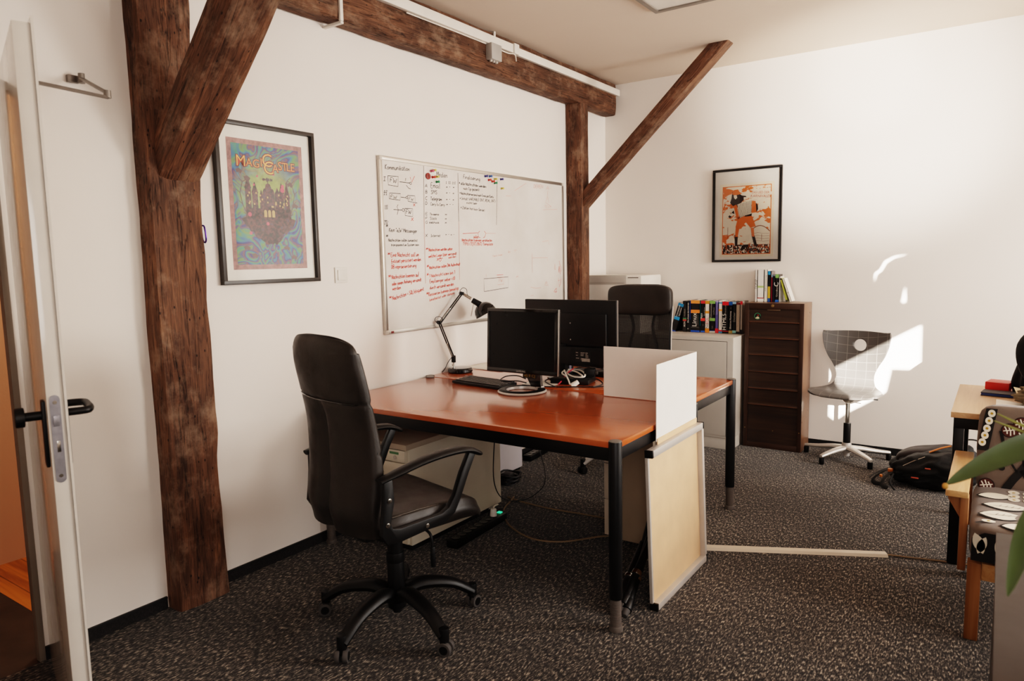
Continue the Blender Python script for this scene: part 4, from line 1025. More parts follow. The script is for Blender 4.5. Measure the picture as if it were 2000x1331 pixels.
# ================================================================== things on the desks
def monitor_front():
    x0, x1, z0, z1, y = .577, 1.018, .846, 1.186, -2.53
    cx = (x0 + x1) / 2
    t = thing('computer_monitor', 'square black monitor facing the near chair on round silver base', 'monitor', (cx, y, DZ))
    hx = (x1 - x0) / 2; a, b = z0 - DZ, z1 - DZ
    tilt = TR(0, 0, (a + b) / 2) @ RX(R(-3)) @ TR(0, 0, -(a + b) / 2)
    h = MB(); h.box((-hx, 0, a), (hx, .026, b), .004, tilt); h.box((-hx + .04, .026, a + .05), (hx - .04, .06, b - .06), .012, tilt); h.build('housing', BLACKP, t)
    bz = MB(); w = .016
    bz.box((-hx, -.004, a), (hx, .0, a + .022), .001, tilt).box((-hx, -.004, b - w), (hx, 0, b), .001, tilt).box((-hx, -.004, a + .022), (-hx + w, 0, b - w), .001, tilt).box((hx - w, -.004, a + .022), (hx, 0, b - w), .001, tilt)
    bz.build('bezel', BLACKG, t)
    MB().box((-hx + w, -.002, a + .022), (hx - w, -.001, b - w), 0, tilt).build('screen', SCREEN, t, smooth=0)
    MB().box((hx, .0, a), (hx + .0025, .010, b), .001, tilt).build('side_trim', plain('trim_grey', '#8d857d', .4, .3), t)
    q = MB(); q.text('SAMSUNG', .013, tilt @ pl(-.0046) @ TR(.0, a + .011, 0)); q.build('maker_lettering', plain('logo_silver', '#b5aea6', .4), t, smooth=0)
    n = MB(); n.prism([(-.055, .118), (.055, .118), (.062, .02), (-.0, .02)], .022, TR(.02, .075, 0) @ RX(R(90)) ); n.build('neck', BLACKG, t)
    n = MB(); n.box((-.03, .0515, .063), (.058, .0525, .088)); n.build('asset_sticker', plain('sticker_dark', '#2a2016', .5), t)
    n = MB(); n.text('40.9 CJ', .02, pl(.0505) @ TR(.013, .0755, 0), width=.07); n.build('sticker_lettering', plain('sticker_yellow', '#b9903a', .5), t, smooth=0)
    ring = MB(); T = TR(.005, -.01, 0)
    ring.lathe([(.082, .001), (.128, .001), (.130, .006), (.124, .012)], 64, T); bs = ring.build('base_rim', SILVER, t)
    ring = MB(); ring.lathe([(.1255, .010), (.116, .017), (.098, .019), (.083, .014)], 64, T); ring.build('base_ring', BLACKP, t)
    ring = MB(); ring.lathe([(.083, .0142), (.082, .010), (.081, .001)], 64, T); ring.build('base_inner_rim', SILVER, t)
    n = MB(); n.box((.05, .055, .008), (.085, .085, .024), .005); n.build('base_bridge', SILVER, t)
monitor_front()
def monitor_back():
    y = -2.06; x0, x1, z0, z1 = .512, 1.115, .826, 1.207
    cx = (x0 + x1) / 2
    t = thing('computer_monitor', 'wide black monitor seen from behind on the far desk', 'monitor', (cx, y, DZ))
    hx = (x1 - x0) / 2; a, b = z0 - DZ, z1 - DZ
    h = MB(); h.box((-hx, .0, a), (hx, .022, b), .004); h.build('housing', plain('monitor_back_plastic', '#0d0b0b', .5), t)
    MB().box((-hx + .06, -.02, a + .12), (hx - .055, 0, b - .075), .006).build('rear_panel', plain('monitor_rear_plastic', '#0a0909', .5), t)
    MB().box((-hx + .05, -.032, a + .01), (hx - .02, 0, a + .115), .012).build('rear_bulge', plain('monitor_rear_plastic', '#0a0909', .5), t)
    MB().box((-hx + .012, .022, a + .014), (hx - .012, .0225, b - .014)).build('screen', SCREEN, t)
    MB().box((hx, .008, a), (hx + .003, .016, b), .001).build('side_trim', plain('trim_grey', '#8d857d', .4, .3), t)
    for sx in (-.075, .022):
        for z in (a + .155, a + .25): MB().cyl((sx, -.024, z), (sx, -.02, z), .0045, n=12).build('mount_screw', CHROME, t)
    MB().box((.06, -.033, a + .03), (.155, -.032, a + .09)).build('rating_label', plain('label_black', '#171413', .6), t)
    q = MB(); r = random.Random(2)
    for k in range(7):
        for j in range(3):
            if r.random() < .8: q.box((.062 + .031 * j, -.0334, a + .034 + .008 * k), (.062 + .031 * j + r.uniform(.012, .027), -.0331, a + .037 + .008 * k))
    q.box((.10, -.0334, a + .034), (.152, -.0331, a + .052)); q.build('label_print', plain('label_print', '#b0a79d', .6), t)
    n = MB(); n.box((-.06, -.03, .01), (-.01, .02, a + .13), .008); n.build('neck', BLACKP, t)
    n = MB(); n.lathe([(0, .001), (.11, .001), (.112, .008), (.05, .016), (0, .017)], 40, TR(-.035, .02, 0)); n.build('foot', BLACKG, t)
monitor_back()
def keyboard():
    # corners: near-left (.352,-2.548) far-left (.297,-2.303)
    t = thing('keyboard', 'black keyboard left of the monitor base on the near desk', 'keyboard', (.495, -2.465, DZ + .001), R(-8))
    hx, hy = .185, .072
    b = MB(); b.prism([(-hy, .0), (hy, 0), (hy, .022), (-hy, .013)], 2 * hx, TR(-hx, 0, 0) @ Matrix(((0, 0, 1, 0), (1, 0, 0, 0), (0, 1, 0, 0), (0, 0, 0, 1))), .003); b.build('case', BLACKP, t)
    km = plain('key_plastic_grey', '#3a3532', .5); n = 0
    for r in range(5):
        k = MB(); x = -hx + .012
        ws = [1] * 21
        if r == 0: ws = [1.4, 1.2, 1.2, 6, 1.2, 1.2, 1.4, 1, 1, 1, 2, 1, 1]
        if r == 1: ws = [1.9] + [1] * 11 + [2.4, 1, 1, 1, 1, 1, 1]
        tot = sum(ws); u = (2 * hx - .024) / tot
        for wk in ws:
            y = -hy + .016 + r * .0255; z = .013 + (y + hy) / (2 * hy) * .009
            k.box((x + .0012, y, z), (x + wk * u - .0012, y + .022, z + .0065), .0015); x += wk * u
        k.build('key_row', km, t)
keyboard()
t = thing('keyboard', 'dark keyboard behind the wide monitor on far desk', 'keyboard', (.93, -1.86, DZ + .001), R(3))
b = MB(); b.prism([(-.075, 0), (.075, 0), (.075, .014), (-.075, .024)], .43, TR(-.215, 0, 0) @ Matrix(((0, 0, 1, 0), (1, 0, 0, 0), (0, 1, 0, 0), (0, 0, 0, 1))), .003); b.build('case', BLACKP, t)
for r in range(5):
    k = MB()
    for i in range(18): k.box((-.205 + .0228 * i, -.065 + .026 * r, .0235 - .0016 * r), (-.185 + .0228 * i, -.043 + .026 * r, .0285 - .0017 * r), .0015)
    k.build('key_row', plain('key_plastic', '#1e1b1a', .55), t)

def lamp():
    P = dict(base=(.092, -2.173, DZ), post=(.053, -2.188, .837), elbow=(-.031 + .06, -2.215, 1.062), top=(.076, -2.116, 1.24), head0=(.139, -2.079, 1.191), headm=(.172, -2.06, 1.168))
    V = {k: Vector(v) for k, v in P.items()}
    # keep the whole lamp just clear of the wall
    sh = Vector((.02, -.01, 0))
    V['elbow'] = Vector((.053, -2.314, 1.073))
    t = thing('desk_lamp', 'black spring arm desk lamp with dome shade on far desk', 'desk lamp', V['base'])
    o = V['base']
    def L(k): return V[k] - o
    px = Vector((-.039, -.015, 0))
    b = MB(); b.lathe([(0, .001), (.074, .001), (.078, .006), (.077, .022), (.070, .030), (.02, .033), (0, .033)], 48); b.build('base', BLACKG, t)
    p = MB(); p.cyl(px + Vector((0, 0, .032)), px + Vector((0, 0, .062)), .006, n=14); p.cyl(px + Vector((-.012, 0, .043)), px + Vector((.004, 0, .043)), .005, n=10); p.build('stem', CHROME, t)
    j = MB(); j.box(px + Vector((-.012, -.008, .06)), px + Vector((.012, .008, .105)), .003); j.build('pivot', BLACKM, t)
    side = Vector((.55, -.8, 0)).normalized() * .009
    def armpair(a, b_, nm):
        m = MB(); d = (b_ - a).normalized(); off = Vector((d.z, 0, -d.x)).normalized() * .0075
        m.tube([a + off, b_ + off], .0042, 6); m.tube([a - off, b_ - off], .0042, 6); return m.build(nm, BLACKM, t)
    pv = L('post'); el = L('elbow'); tp = L('top')
    ar = armpair(pv, el, 'lower_arm'); s = MB()
    def spring(a, b_, r=.005, turns=22):
        d = b_ - a; n = d.normalized(); x = Vector((0, 1, 0)).cross(n).normalized(); y = n.cross(x)
        return [a + d * (i / (turns * 6)) + r * (x * math.cos(i * PI / 3) + y * math.sin(i * PI / 3)) for i in range(turns * 6 + 1)]
    s.tube(spring(pv + (el - pv) * .05 + Vector((.008, -.012, 0)), pv + (el - pv) * .42 + Vector((.004, -.012, 0))), .0013, 4); s.build('spring', CHROME, ar)
    ua = armpair(el + Vector((.004, 0, -.004)), tp, 'upper_arm'); s = MB(); s.tube(spring(el + (tp - el) * .06 + Vector((.008, -.012, -.006)), el + (tp - el) * .5 + Vector((.006, -.012, -.006))), .0013, 4); s.build('spring', CHROME, ua)
    for k, nm in ((el, 'elbow_joint'), (tp, 'top_joint')):
        m = MB(); m.cyl(k + Vector((-.012, .0, 0)) - side, k + side + Vector((-.004, 0, 0)), .011, n=16); m.box(k + Vector((-.012, -.006, -.012)), k + Vector((.014, .006, .008)), .002); m.build(nm, BLACKM, t)
    m = MB()
    m.tube([el + Vector((.004, 0, -.012)), el + Vector((-.012, -.004, -.004)), el + Vector((-.028, -.008, .012)), el + Vector((-.022, -.004, .03)), el + Vector((.0, .004, .034)), el + Vector((.018, .01, .022)), el + Vector((.012, .01, .006))], .0018, 6, sub=5)
    m.tube([tp + Vector((-.008, -.004, -.006)), tp + Vector((-.01, -.004, .016)), tp + Vector((.008, .004, .034)), tp + Vector((.028, .014, .022)), tp + Vector((.03, .016, -.008)), tp + Vector((.05, .028, -.03))], .0018, 6, sub=5)
    m.tube([px + Vector((0, -.01, .1)), px + Vector((-.03, -.02, .06)), px + Vector((-.044, -.035, .02)), px + Vector((-.046, -.06, .004))], .0022, 6, sub=5)
    m.build('cord', CABLEB, t)
    h0 = L('head0'); hm = L('headm'); ax = Vector((.78, .45, -.5)).normalized()
    m = MB(); m.tube([tp + Vector((.006, .003, -.008)), h0 - ax * .02], .0045, 8); m.tube([tp + Vector((.004, .003, .002)), h0 - ax * .015 + Vector((0, 0, .012))], .004, 8); m.build('head_bracket', CHROME, t)
    m = MB(); m.cyl(h0 - ax * .01, hm + ax * .005, .017, .02, n=20, bev=.003); so = m.build('socket', BLACKM, t)
    m = MB(); m.cyl(h0 + Vector((0, 0, -.01)), V['head0'] * 0 + Vector((.125, -2.102, 1.096)) - o + Vector((.008, 0, .0)), .0028, n=8); m.build('adjusting_rod', CHROME, so)
    ax2 = Vector((.42, .22, -.86)).normalized(); q = ax2.to_track_quat('Z', 'Y').to_matrix().to_4x4()
    m = MB(); S_ = TR(*(hm - ax2 * .012 + ax * .012)) @ q
    m.lathe([(0, -.004), (.02, -.002), (.040, .008), (.056, .024), (.066, .046), (.069, .066), (.070, .072), (.067, .070), (.063, .046), (.052, .026), (.036, .012), (0, .002)], 40, S_); m.build('shade', BLACKG, t)
    m = MB(); m.lathe([(0, .062), (.012, .058), (.022, .045), (.02, .03), (.012, .018), (0, .012)], 20, S_); m.build('bulb', PLASTICW, t)
lamp()
def desk_clutter():
    z = DZ
    t = thing('docking_station', 'dark flat device under tangled cables beside square monitor', 'device', (.90, -2.17, z), R(12))
    MB().box((-.11, -.075, .001), (.11, .075, .03), .005).build('housing', BLACKP, t); MB().box((-.1, -.06, .030), (.02, .06, .034), .003).build('top_panel', plain('dusty_plastic', '#3b342f', .5), t)
    t = thing('power_adapter', 'small black plug adapter lying on the dark flat device', 'adapter', (.985, -2.13, z + .035), R(20))
    MB().box((-.03, -.022, 0), (.03, .022, .045), .006).build('housing', BLACKP, t); MB().box((.03, -.012, .012), (.045, .012, .03), .003).build('plug_face', plain('dusty_plastic', '#3b342f', .5), t)
    t = thing('phone_holder', 'upright dark holder with pale panel behind square monitor', 'holder', (.735, -1.955, z), R(25))
    MB().box((-.035, -.03, .001), (.035, .03, .09), .006).build('body', BLACKP, t); MB().box((.0, -.036, .02), (.03, -.031, .085), .003).build('pale_panel', plain('pale_violet', '#8c8794', .4), t)
    t = thing('cable_reel', 'small beige jack plug behind the monitor edge', 'plug', (.69, -2.02, z)); 
    MB().cyl((0, 0, 0), (0, 0, .035), .013, n=18, bev=.003).build('plug_body', plain('plug_tan', '#b5835a', .5), t); MB().cyl((0, 0, .035), (0, 0, .05), .010, n=18, bev=.002).build('plug_tip', PLASTICW, t)
    b = MB()
    b.tube([(.87, -2.20, z + .040), (.81, -2.14, z + .044), (.80, -2.06, z + .050), (.87, -2.05, z + .052), (.95, -2.13, z + .050), (.985, -2.20, z + .043), (.93, -2.21, z + .040), (.85, -2.15, z + .046), (.83, -2.09, z + .052), (.89, -2.11, z + .050), (.97, -2.19, z + .046)], .0045, 8, sub=6)
    b.tube([(.82, -2.13, z + .058), (.87, -2.20, z + .05), (.93, -2.27, z + .025), (.95, -2.29, z + .012), (.965, -2.275, z + .014)], .0045, 8, sub=6)
    w = tag(b.build('coiled_cable', CABLEW), 'coiled white cable lying on the dark device', 'cable')
    b = MB(); b.cyl((.955, -2.285, z + .002), (.985, -2.262, z + .026), .016, .012, n=18, bev=.003); b.build('cable_plug', PLASTICW, w)
    b = MB(); b.tube([(.85, -2.08, z + .062), (.855, -2.16, z + .045), (.87, -2.24, z + .02), (.875, -2.29, z + .006)], .0035, 6, sub=5); tag(b.build('red_cable', CABLER), 'short red cable under the coiled white cable', 'cable')
    b = MB()
    b.tube([(.72, -2.40, z + .004), (.80, -2.385, z + .004), (.90, -2.35, z + .004), (1.02, -2.285, z + .004), (1.12, -2.23, z + .006), (1.15, -2.15, z + .03), (1.08, -2.0, z + .065), (1.0, -2.03, z + .06), (.93, -2.12, z + .04)], .0035, 6, sub=6)
    b.tube([(1.08, -2.27, z + .004), (1.10, -2.20, z + .012), (1.05, -2.17, z + .03), (.98, -2.20, z + .03)], .004, 6, sub=5)
    b.tube([(.90, -2.36, z + .006), (.82, -2.30, z + .005), (.76, -2.24, z + .01), (.78, -2.15, z + .02), (.85, -2.12, z + .03)], .0035, 6, sub=5)
    b.tube([(.95, -1.99, z + .04), (.88, -1.93, z + .05), (.82, -1.95, z + .05), (.78, -2.0, z + .03)], .003, 6, sub=5)
    tag(b.build('tangled_cable', CABLEB), 'tangle of black cables beside the square monitor base', 'cable')
    b = MB()
    b.tube([(.76, -2.44, z + .05), (.68, -2.40, z + .055), (.60, -2.39, z + .045), (.585, -2.43, z + .03), (.62, -2.45, z + .028)], .0035, 6, sub=6)
    b.tube([(.77, -2.45, z + .03), (.70, -2.42, z + .03), (.66, -2.44, z + .03), (.63, -2.46, z + .03)], .0035, 6, sub=6)
    tag(b.build('monitor_cable', CABLEB), 'black cable looping between keyboard and square monitor', 'cable')
    t = thing('letter', 'white paper sheet with print behind the monitor foot', 'paper', (.79, -2.28, z + .0012), R(5))
    MB().box((-.12, -.07, 0), (.07, .09, .0012)).build('sheet', PAPER, t)
    b = MB()
    for k in range(6): b.box((-.105, -.06 + .022 * k, .0013), (.02 + .03 * (k % 2), -.056 + .022 * k, .0016))
    b.build('print_lines', plain('print_grey', '#8a827a', .7), t)
    b = MB(); b.grid(lambda u, v: (.03 + .29 * u, -2.02 + .2 * v - .03 * u, z + .002 + .01 * max(0, .3 - u) ** 2 * 10), 10, 6)
    o = tag(b.build('paper_sheet', PAPER), 'white paper sheet lying behind the desk lamp', 'paper'); md = o.modifiers.new('s', 'SOLIDIFY'); md.thickness = .0008
desk_clutter()

# ================================================================== under the desks
def power_strip(label, loc, rz, n, on, plug):
    t = thing('power_strip', label, 'power strip', loc, rz, 'power strips on the floor')
    L = .06 + .052 * n
    MB().box((-L / 2, -.034, .0), (L / 2, .034, .042), .008).build('body', BLACKP, t)
    for k in range(n):
        x = -L / 2 + .04 + k * .05; m = MB(); m.lathe([(.0215, .0424), (.0225, .045), (.019, .045), (.018, .0428), (0, .0428)], 24, TR(x, 0, 0)); m.build('socket', BLACKG, t)
    MB().box((L / 2 - .035, -.012, .040), (L / 2 - .012, .012, .047), .002).build('switch', on, t)
    if plug:
        x = -L / 2 + .04 + (n - 1) * .05
        m = MB(); m.cyl((x, 0, .044), (x, 0, .085), .020, .016, n=20, bev=.004); pg = m.build('plug', PLASTICW, t)
        m = MB(); m.tube([(x, 0, .075), (x + .02, .01, .088), (x + .09, .03, .075), (x + .14, .07, .05), (x + .15, .12, .02), (x + .12, .15, .006)], .0045, 8, sub=5); m.build('plug_cord', CABLEW, pg)
    m = MB(); m.tube([(L / 2, 0, .02), (L / 2 + .05, .0, .01), (L / 2 + .08, .04, .006), (L / 2 + .06, .12, .006)], .0045, 8, sub=4); m.build('cord', CABLEB, t)
power_strip('black power strip with white plug beside the cream pedestal', (.625, -2.72, .001), R(93), 8, m_emit('green_lamp', '#2fbf86', 1.2), True)
power_strip('black power strip with red lamp at the wall under far desk', (.09, -1.28, .001), R(96), 6, m_emit('red_lamp', '#e0302a', 1.5), False)
t = thing('computer_tower', 'white computer tower on the floor under the far desk', 'computer', (.095, -1.86, 0))
MB().box((-.08, -.22, .015), (.08, .24, .44), .006).build('case', plain('tower_white', '#cdc8cc', .45, var=.02), t)
MB().box((-.075, -.226, .02), (.075, -.22, .435), .003).build('front_panel', PLASTICW, t); 
for sx in (-.06, .06):
    for y in (-.18, .2): MB().box((sx - .012, y - .02, 0), (sx + .012, y + .02, .015)).build('foot', BLACKP, t)
b = MB(); r = random.Random(4)
for k in range(5):
    ph = k * 1.1; b.tube([(.285 + .05 * math.cos(a + ph) * (1 + .1 * k), -1.93 + .075 * math.sin(a + ph), .008 + .013 * k + .006 * math.sin(3 * a)) for a in [2 * PI * i / 16 for i in range(16)]], .007, 8, closed=True)
b.box((.25, -1.99, .03), (.32, -1.92, .075), .012)
tag(b.build('cable_coil', CABLEB), 'coil of black cable on the floor before the white tower', 'cable')
b = MB(); b.tube([(.525, -2.36, .66), (.53, -2.42, .45), (.528, -2.44, .22), (.535, -2.40, .10), (.56, -2.33, .05), (.565, -2.26, .03), (.52, -2.15, .006)], .003, 6, sub=6)
tag(b.build('hanging_cable', CABLEB), 'thin black cable hanging down the cream pedestal side', 'cable')
b = MB(); b.tube([(.50, -2.18, .66), (.53, -2.12, .45), (.60, -2.06, .28), (.66, -2.10, .12), (.60, -2.16, .03), (.52, -2.22, .006)], .003, 6, sub=6); b.tube([(.46, -2.20, .68), (.47, -2.19, .58), (.48, -2.18, .5), (.45, -2.17, .43)], .003, 6, sub=5); b.box((.44, -2.18, .40), (.46, -2.165, .44), .003)
tag(b.build('hanging_cable', CABLEB), 'loose black cable dangling below the seam of the desks', 'cable')
b = MB(); b.tube([(.44, -2.18, .006), (.52, -2.20, .006), (.75, -2.22, .006), (.95, -2.20, .006), (1.10, -2.19, .006), (1.22, -2.16, .006)], .005, 8, sub=6)
tag(b.build('floor_cable', CABLET), 'tan cable running straight across carpet below the desks', 'cable')
b = MB(); b.tube([(.47, -2.16, .006), (.50, -2.24, .006), (.54, -2.36, .006), (.62, -2.47, .006), (.75, -2.58, .006), (.92, -2.645, .006), (1.07, -2.60, .006), (1.21, -2.43, .006), (1.28, -2.385, .006)], .005, 8, sub=6)
tag(b.build('floor_cable', CABLET), 'tan cable bowing in a wide curve below the near desk', 'cable')
def folded_stand():
    t = thing('folded_tripod', 'folded black tripod leaning behind the front leg of near desk', 'tripod', (1.655, -3.10, 0))
    ends = [(-.055, .40, .20), (-.03, .41, .23), (-.085, .38, .15)]
    for i, e in enumerate(ends):
        m = MB(); a = Vector((.012 - .02 * i, .0 + .01 * i, .022 + .012 * i)); m.cyl(a, Vector(e), .019, .016, n=14); m.cyl(a, a + (Vector(e) - a) * .12, .023, .021, n=14, bev=.002); lg = m.build('leg', BLACKM, t)
        m = MB(); m.cyl(a + (Vector(e) - a) * .35, a + (Vector(e) - a) * .4, .0225, n=14, bev=.002); m.build('clamp', CHROME, lg)
        m = MB(); d = (Vector(e) - a).normalized(); m.cyl(a - d * .03, a, .012, .018, n=14, bev=.003); m.build('rubber_foot', RUBBER, lg)
    m = MB(); m.cyl((-.055, .38, .15), (-.06, .45, .25), .036, .03, n=20, bev=.005); m.cyl((-.055, .40, .22), (-.055, .42, .29), .02, n=14, bev=.003); m.build('head', BLACKP, t)
folded_stand()
b = MB(); b.prism([(-.028, 0), (.028, 0), (.018, .012), (-.018, .012)], .84, RX(R(90)) @ TR(0, 0, -.42))
o = tag(b.build('cable_duct', BEIGEP), 'flat beige floor cable duct between board and armchair', 'cable duct'); o.location = (2.086, -2.10, .001); o.rotation_euler = (0, 0, math.atan2(.375, .762) - R(90))
b = MB(); b.tube([(2.47, -1.912, .005), (2.56, -1.895, .005), (2.66, -1.87, .005), (2.78, -1.845, .005), (2.95, -1.80, .005)], .004, 8, sub=5)
tag(b.build('floor_cable', CABLET), 'thin tan cable leaving the duct towards the armchair', 'cable')
# ================================================================== leather office chair (local: faces +Y)
def lerp_tab(tab, u):
    for (a, va), (b, vb) in zip(tab, tab[1:]):
        if u <= b:
            k = (u - a) / (b - a) if b > a else 0; k = k * k * (3 - 2 * k) if False else k
            return tuple(x + (y - x) * k for x, y in zip(va, vb)) if isinstance(va, tuple) else va + (vb - va) * k
    return tab[-1][1]
def smooth_tab(tab, u):
    # catmull through table values
    n = len(tab)
    for i in range(n - 1):
        a, b = tab[i][0], tab[i + 1][0]
        if u <= b or i == n - 2:
            k = (u - a) / (b - a); p0 = tab[max(0, i - 1)][1]; p1 = tab[i][1]; p2 = tab[i + 1][1]; p3 = tab[min(n - 1, i + 2)][1]
            return .5 * (2 * p1 + (p2 - p0) * k + (2 * p0 - 5 * p1 + 4 * p2 - p3) * k * k + (3 * p1 - p0 - 3 * p2 + p3) * k ** 3)
def swivel_base(t, angs, rad, legm, hubz, caster_mat, wheel_mat, arch=.03, thick=.022, twin=True):
    h = MB(); h.cyl((0, 0, hubz - .055), (0, 0, hubz + .02), .036, .032, n=24, bev=.004); h.cyl((0, 0, hubz - .075), (0, 0, hubz - .05), .018, n=16); h.build('hub', legm, t)
    for a in angs:
        c, s = math.cos(R(a)), math.sin(R(a))
        def P(r, z): return (c * r, s * r, z)
        m = MB(); m.tube([P(.015, hubz - .01), P(.08, hubz + arch * .75), P(.16, hubz + arch * .6), P(.24, hubz - .005), P(rad, hubz - .055)], [thick * 1.25, thick * 1.2, thick * 1.05, thick * .92, thick * .8], 12, sub=4, flat=(1.15, .85))
        lg = m.build('leg', legm, t)
        m = MB(); m.cyl(P(rad, hubz - .075), P(rad, hubz - .022), .0185, n=18, bev=.004)
        m.box((-.012, -.018, .028), (.014, .018, .058), .006, TR(*P(rad, 0)) @ RZ(R(a + 30)))
        cs = m.build('caster', caster_mat, t)
        w = MB(); M = TR(*P(rad, .0265)) @ RZ(R(a + 30))
        for sy in (-1, 1):
            w.cyl((.006, sy * .006, 0), (.006, sy * .024, 0), .0265, .0255, n=26, bev=.003, M=M)
        w.build('wheel', wheel_mat, cs)
        w = MB()
        for sy in (-1, 1): w.cyl((.006, sy * .0235, 0), (.006, sy * .0252, 0), .0165, n=20, M=M)
        w.build('wheel_cap', caster_mat, cs)
def leather_chair():
    t = thing('office_chair', 'black leather office chair with armrests at the near desk', 'office chair', (.92, -3.64, 0), R(-13))
    swivel_base(t, [200 + 13 + 72 * k + e for k, e in enumerate((0, 3, 2, 1, 0))], .318, BLACKP, .125, BLACKP, RUBBER, .03, .027)
    m = MB(); m.cyl((0, 0, .13), (0, 0, .26), .034, .034, n=24, bev=.002); m.cyl((0, 0, .26), (0, 0, .30), .036, n=24, bev=.003); m.cyl((0, 0, .30), (0, 0, .40), .030, n=24); m.build('column', BLACKP, t)
    up = bpy.data.objects.new('upper', None); n0 = set(bpy.data.objects)
    m = MB(); m.box((-.09, -.10, .395), (.09, .12, .43), .012); m.box((-.12, -.2, .40), (.12, -.08, .425), .008); m.build('tilt_mechanism', BLACKM, t)
    m = MB(); m.tube([(.09, .02, .41), (.17, .03, .405), (.20, .035, .385), (.205, .036, .33)], .0055, 8, sub=4); m.cyl((.205, .036, .345), (.207, .037, .268), .010, n=14, bev=.003); m.tube([(.216 + .0, .036 + .006, .33 - .009 * i) if i % 2 else (.200, .030, .33 - .009 * i) for i in range(6)], .003, 5); m.build('height_lever', BLACKM, t)
    # seat: closed cushion with waterfall front
    def seat(u, v):
        a = 2 * PI * u; n = 5
        cx, cy = math.cos(a), math.sin(a)
        d = (abs(cx) ** n + abs(cy) ** n) ** (1 / n); x, y = cx / d, cy / d
        # v: 0 bottom centre .. 1 top centre
        if v < .35: r = v / .35 * .93; z = .43
        elif v < .65: k = (v - .35) / .3; r = .93 + .07 * math.sin(k * PI); z = .43 + .075 * k
        else: k = (v - .65) / .35; r = .93 * (1 - k); z = .505 + .012 * math.sin(min(1, k * 2.2) * PI / 2)
        X, Y = x * r * .25, .035 + y * r * .265
        f = max(0, (Y - .14) / .16); z -= .075 * f ** 2.2 * (1 if z > .45 else .55)
        z += .012 * (abs(X) / .24) ** 3 if v > .6 else 0
        return (X, Y, z)
    m = MB(); m.grid(seat, 56, 40, closed_u=True); m.bm.verts.ensure_lookup_table(); bmesh.ops.remove_doubles(m.bm, verts=m.bm.verts, dist=1e-5); st = m.build('seat', LEATHER, t, smooth=60)
    for s in (-1, 1):
        m = MB(); m.tube([(s * .226, -.15, .512), (s * .23, 0, .515), (s * .229, .13, .507), (s * .22, .21, .478), (s * .205, .26, .448)], .003, 6, sub=5); m.build('seam', BLACKG, st)
    # backrest: ring sections
    yt = [(0, -.242), (.12, -.252), (.3, -.234), (.5, -.238), (.72, -.266), (.9, -.289), (1, -.294)]
    wt = [(0, .226), (.1, .236), (.3, .238), (.55, .232), (.8, .232), (.93, .224), (.975, .21), (1, .185)]
    tt = [(0, .03), (.15, .04), (.35, .045), (.6, .038), (.85, .038), (.95, .028), (1, .012)]
    Z0, Z1 = .452, 1.168
    def back(u, v):
        a = 2 * PI * u; cx, cy = math.cos(a), math.sin(a); n = 3.2
        d = (abs(cx) ** n + abs(cy) ** n) ** (1 / n); x, y = cx / d, cy / d
        w, th, yc = smooth_tab(wt, v), smooth_tab(tt, v), smooth_tab(yt, v)
        z = Z0 + (Z1 - Z0) * v; X = x * w; Y = yc + y * th
        curve = .035 * (X / .24) ** 2            # sides wrap forward
        Y += curve
        if y < 0:                                 # outer back: two lobes with a centre furrow below the headrest seam
            g = math.exp(-(X / .022) ** 2) * max(0, min(1, (.70 - v) / .12)) * .022
            g += math.exp(-((v - .675) / .008) ** 2) * .006
            Y += g
            Y -= .010 * math.exp(-((abs(X) - .1) / .07) ** 2) * max(0, min(1, (.66 - v) / .2))
        else:
            Y -= .006 * (math.exp(-((v - .675) / .012) ** 2) + math.exp(-((v - .42) / .012) ** 2))
        if v > .93: z = Z0 + (Z1 - Z0) * (.93 + .07 * math.sin((v - .93) / .07 * PI / 2)) - .022 * (abs(X) / .2) ** 3
        return (X, Y, z)
    m = MB(); m.grid(back, 88, 90, closed_u=True, cap=True); bk = m.build('backrest', LEATHER, t, smooth=70)
    # headrest piping along the seam
    m = MB(); v = .675; w = smooth_tab(wt, v); m.tube([((-w + 2 * w * k / 14) * .99, smooth_tab(yt, v) - .0 - smooth_tab(tt, v) * (1 - abs(-1 + 2 * k / 14) ** 5) ** .3 + .035 * ((-w + 2 * w * k / 14) / .24) ** 2 + .002, Z0 + (Z1 - Z0) * v) for k in range(15)], .0025, 6); m.build('seam', BLACKG, bk)
    for s in (-1, 1):
        x = s * .272
        m = MB(); m.tube([(x, -.225, .672), (x, -.15, .688), (x, -.03, .710), (x, .08, .717), (x, .16, .711), (x, .215, .688), (x, .228, .680)], [.02, .026, .028, .028, .027, .021, .012], 14, sub=5, flat=(1.0, .48), up=(0, 0, 1))
        pad = m.build('armrest', BLACKP, t)
        m = MB()
        pts = [(-.212, .668), (-.178, .672), (-.172, .60), (-.190, .515), (-.182, .497), (-.15, .490), (.03, .497), (.062, .512), (.090, .55), (.125, .63), (.165, .70), (.200, .70), (.160, .625), (.118, .535), (.09, .487), (.05, .462), (-.16, .440), (-.207, .445), (-.227, .478), (-.220, .53), (-.213, .60)]
        m.prism([(a, b) for a, b in pts], .024, TR(x - .012, 0, 0) @ Matrix(((0, 0, 1, 0), (1, 0, 0, 0), (0, 1, 0, 0), (0, 0, 0, 1))), .004)
        fr = m.build('arm_frame', BLACKP, t)
        for y, z in ((-.194, .60), (-.204, .515), (-.04, .470)): MB().cyl((x - s * .014, y, z), (x + s * .0155, y, z), .009, n=16, bev=.002).build('bolt', CHROME, fr)
        m = MB(); m.box((min(x, s * .20), -.19, .448), (max(x, s * .20), -.16, .47), .004); m.box((min(x, s * .16), -.06, .455), (max(x, s * .16), 0, .472), .004); m.build('arm_bracket', BLACKM, fr)
    for o in set(bpy.data.objects) - n0:
        if o.parent == t: o.location.z += .022
    bpy.data.objects.remove(up)
leather_chair()

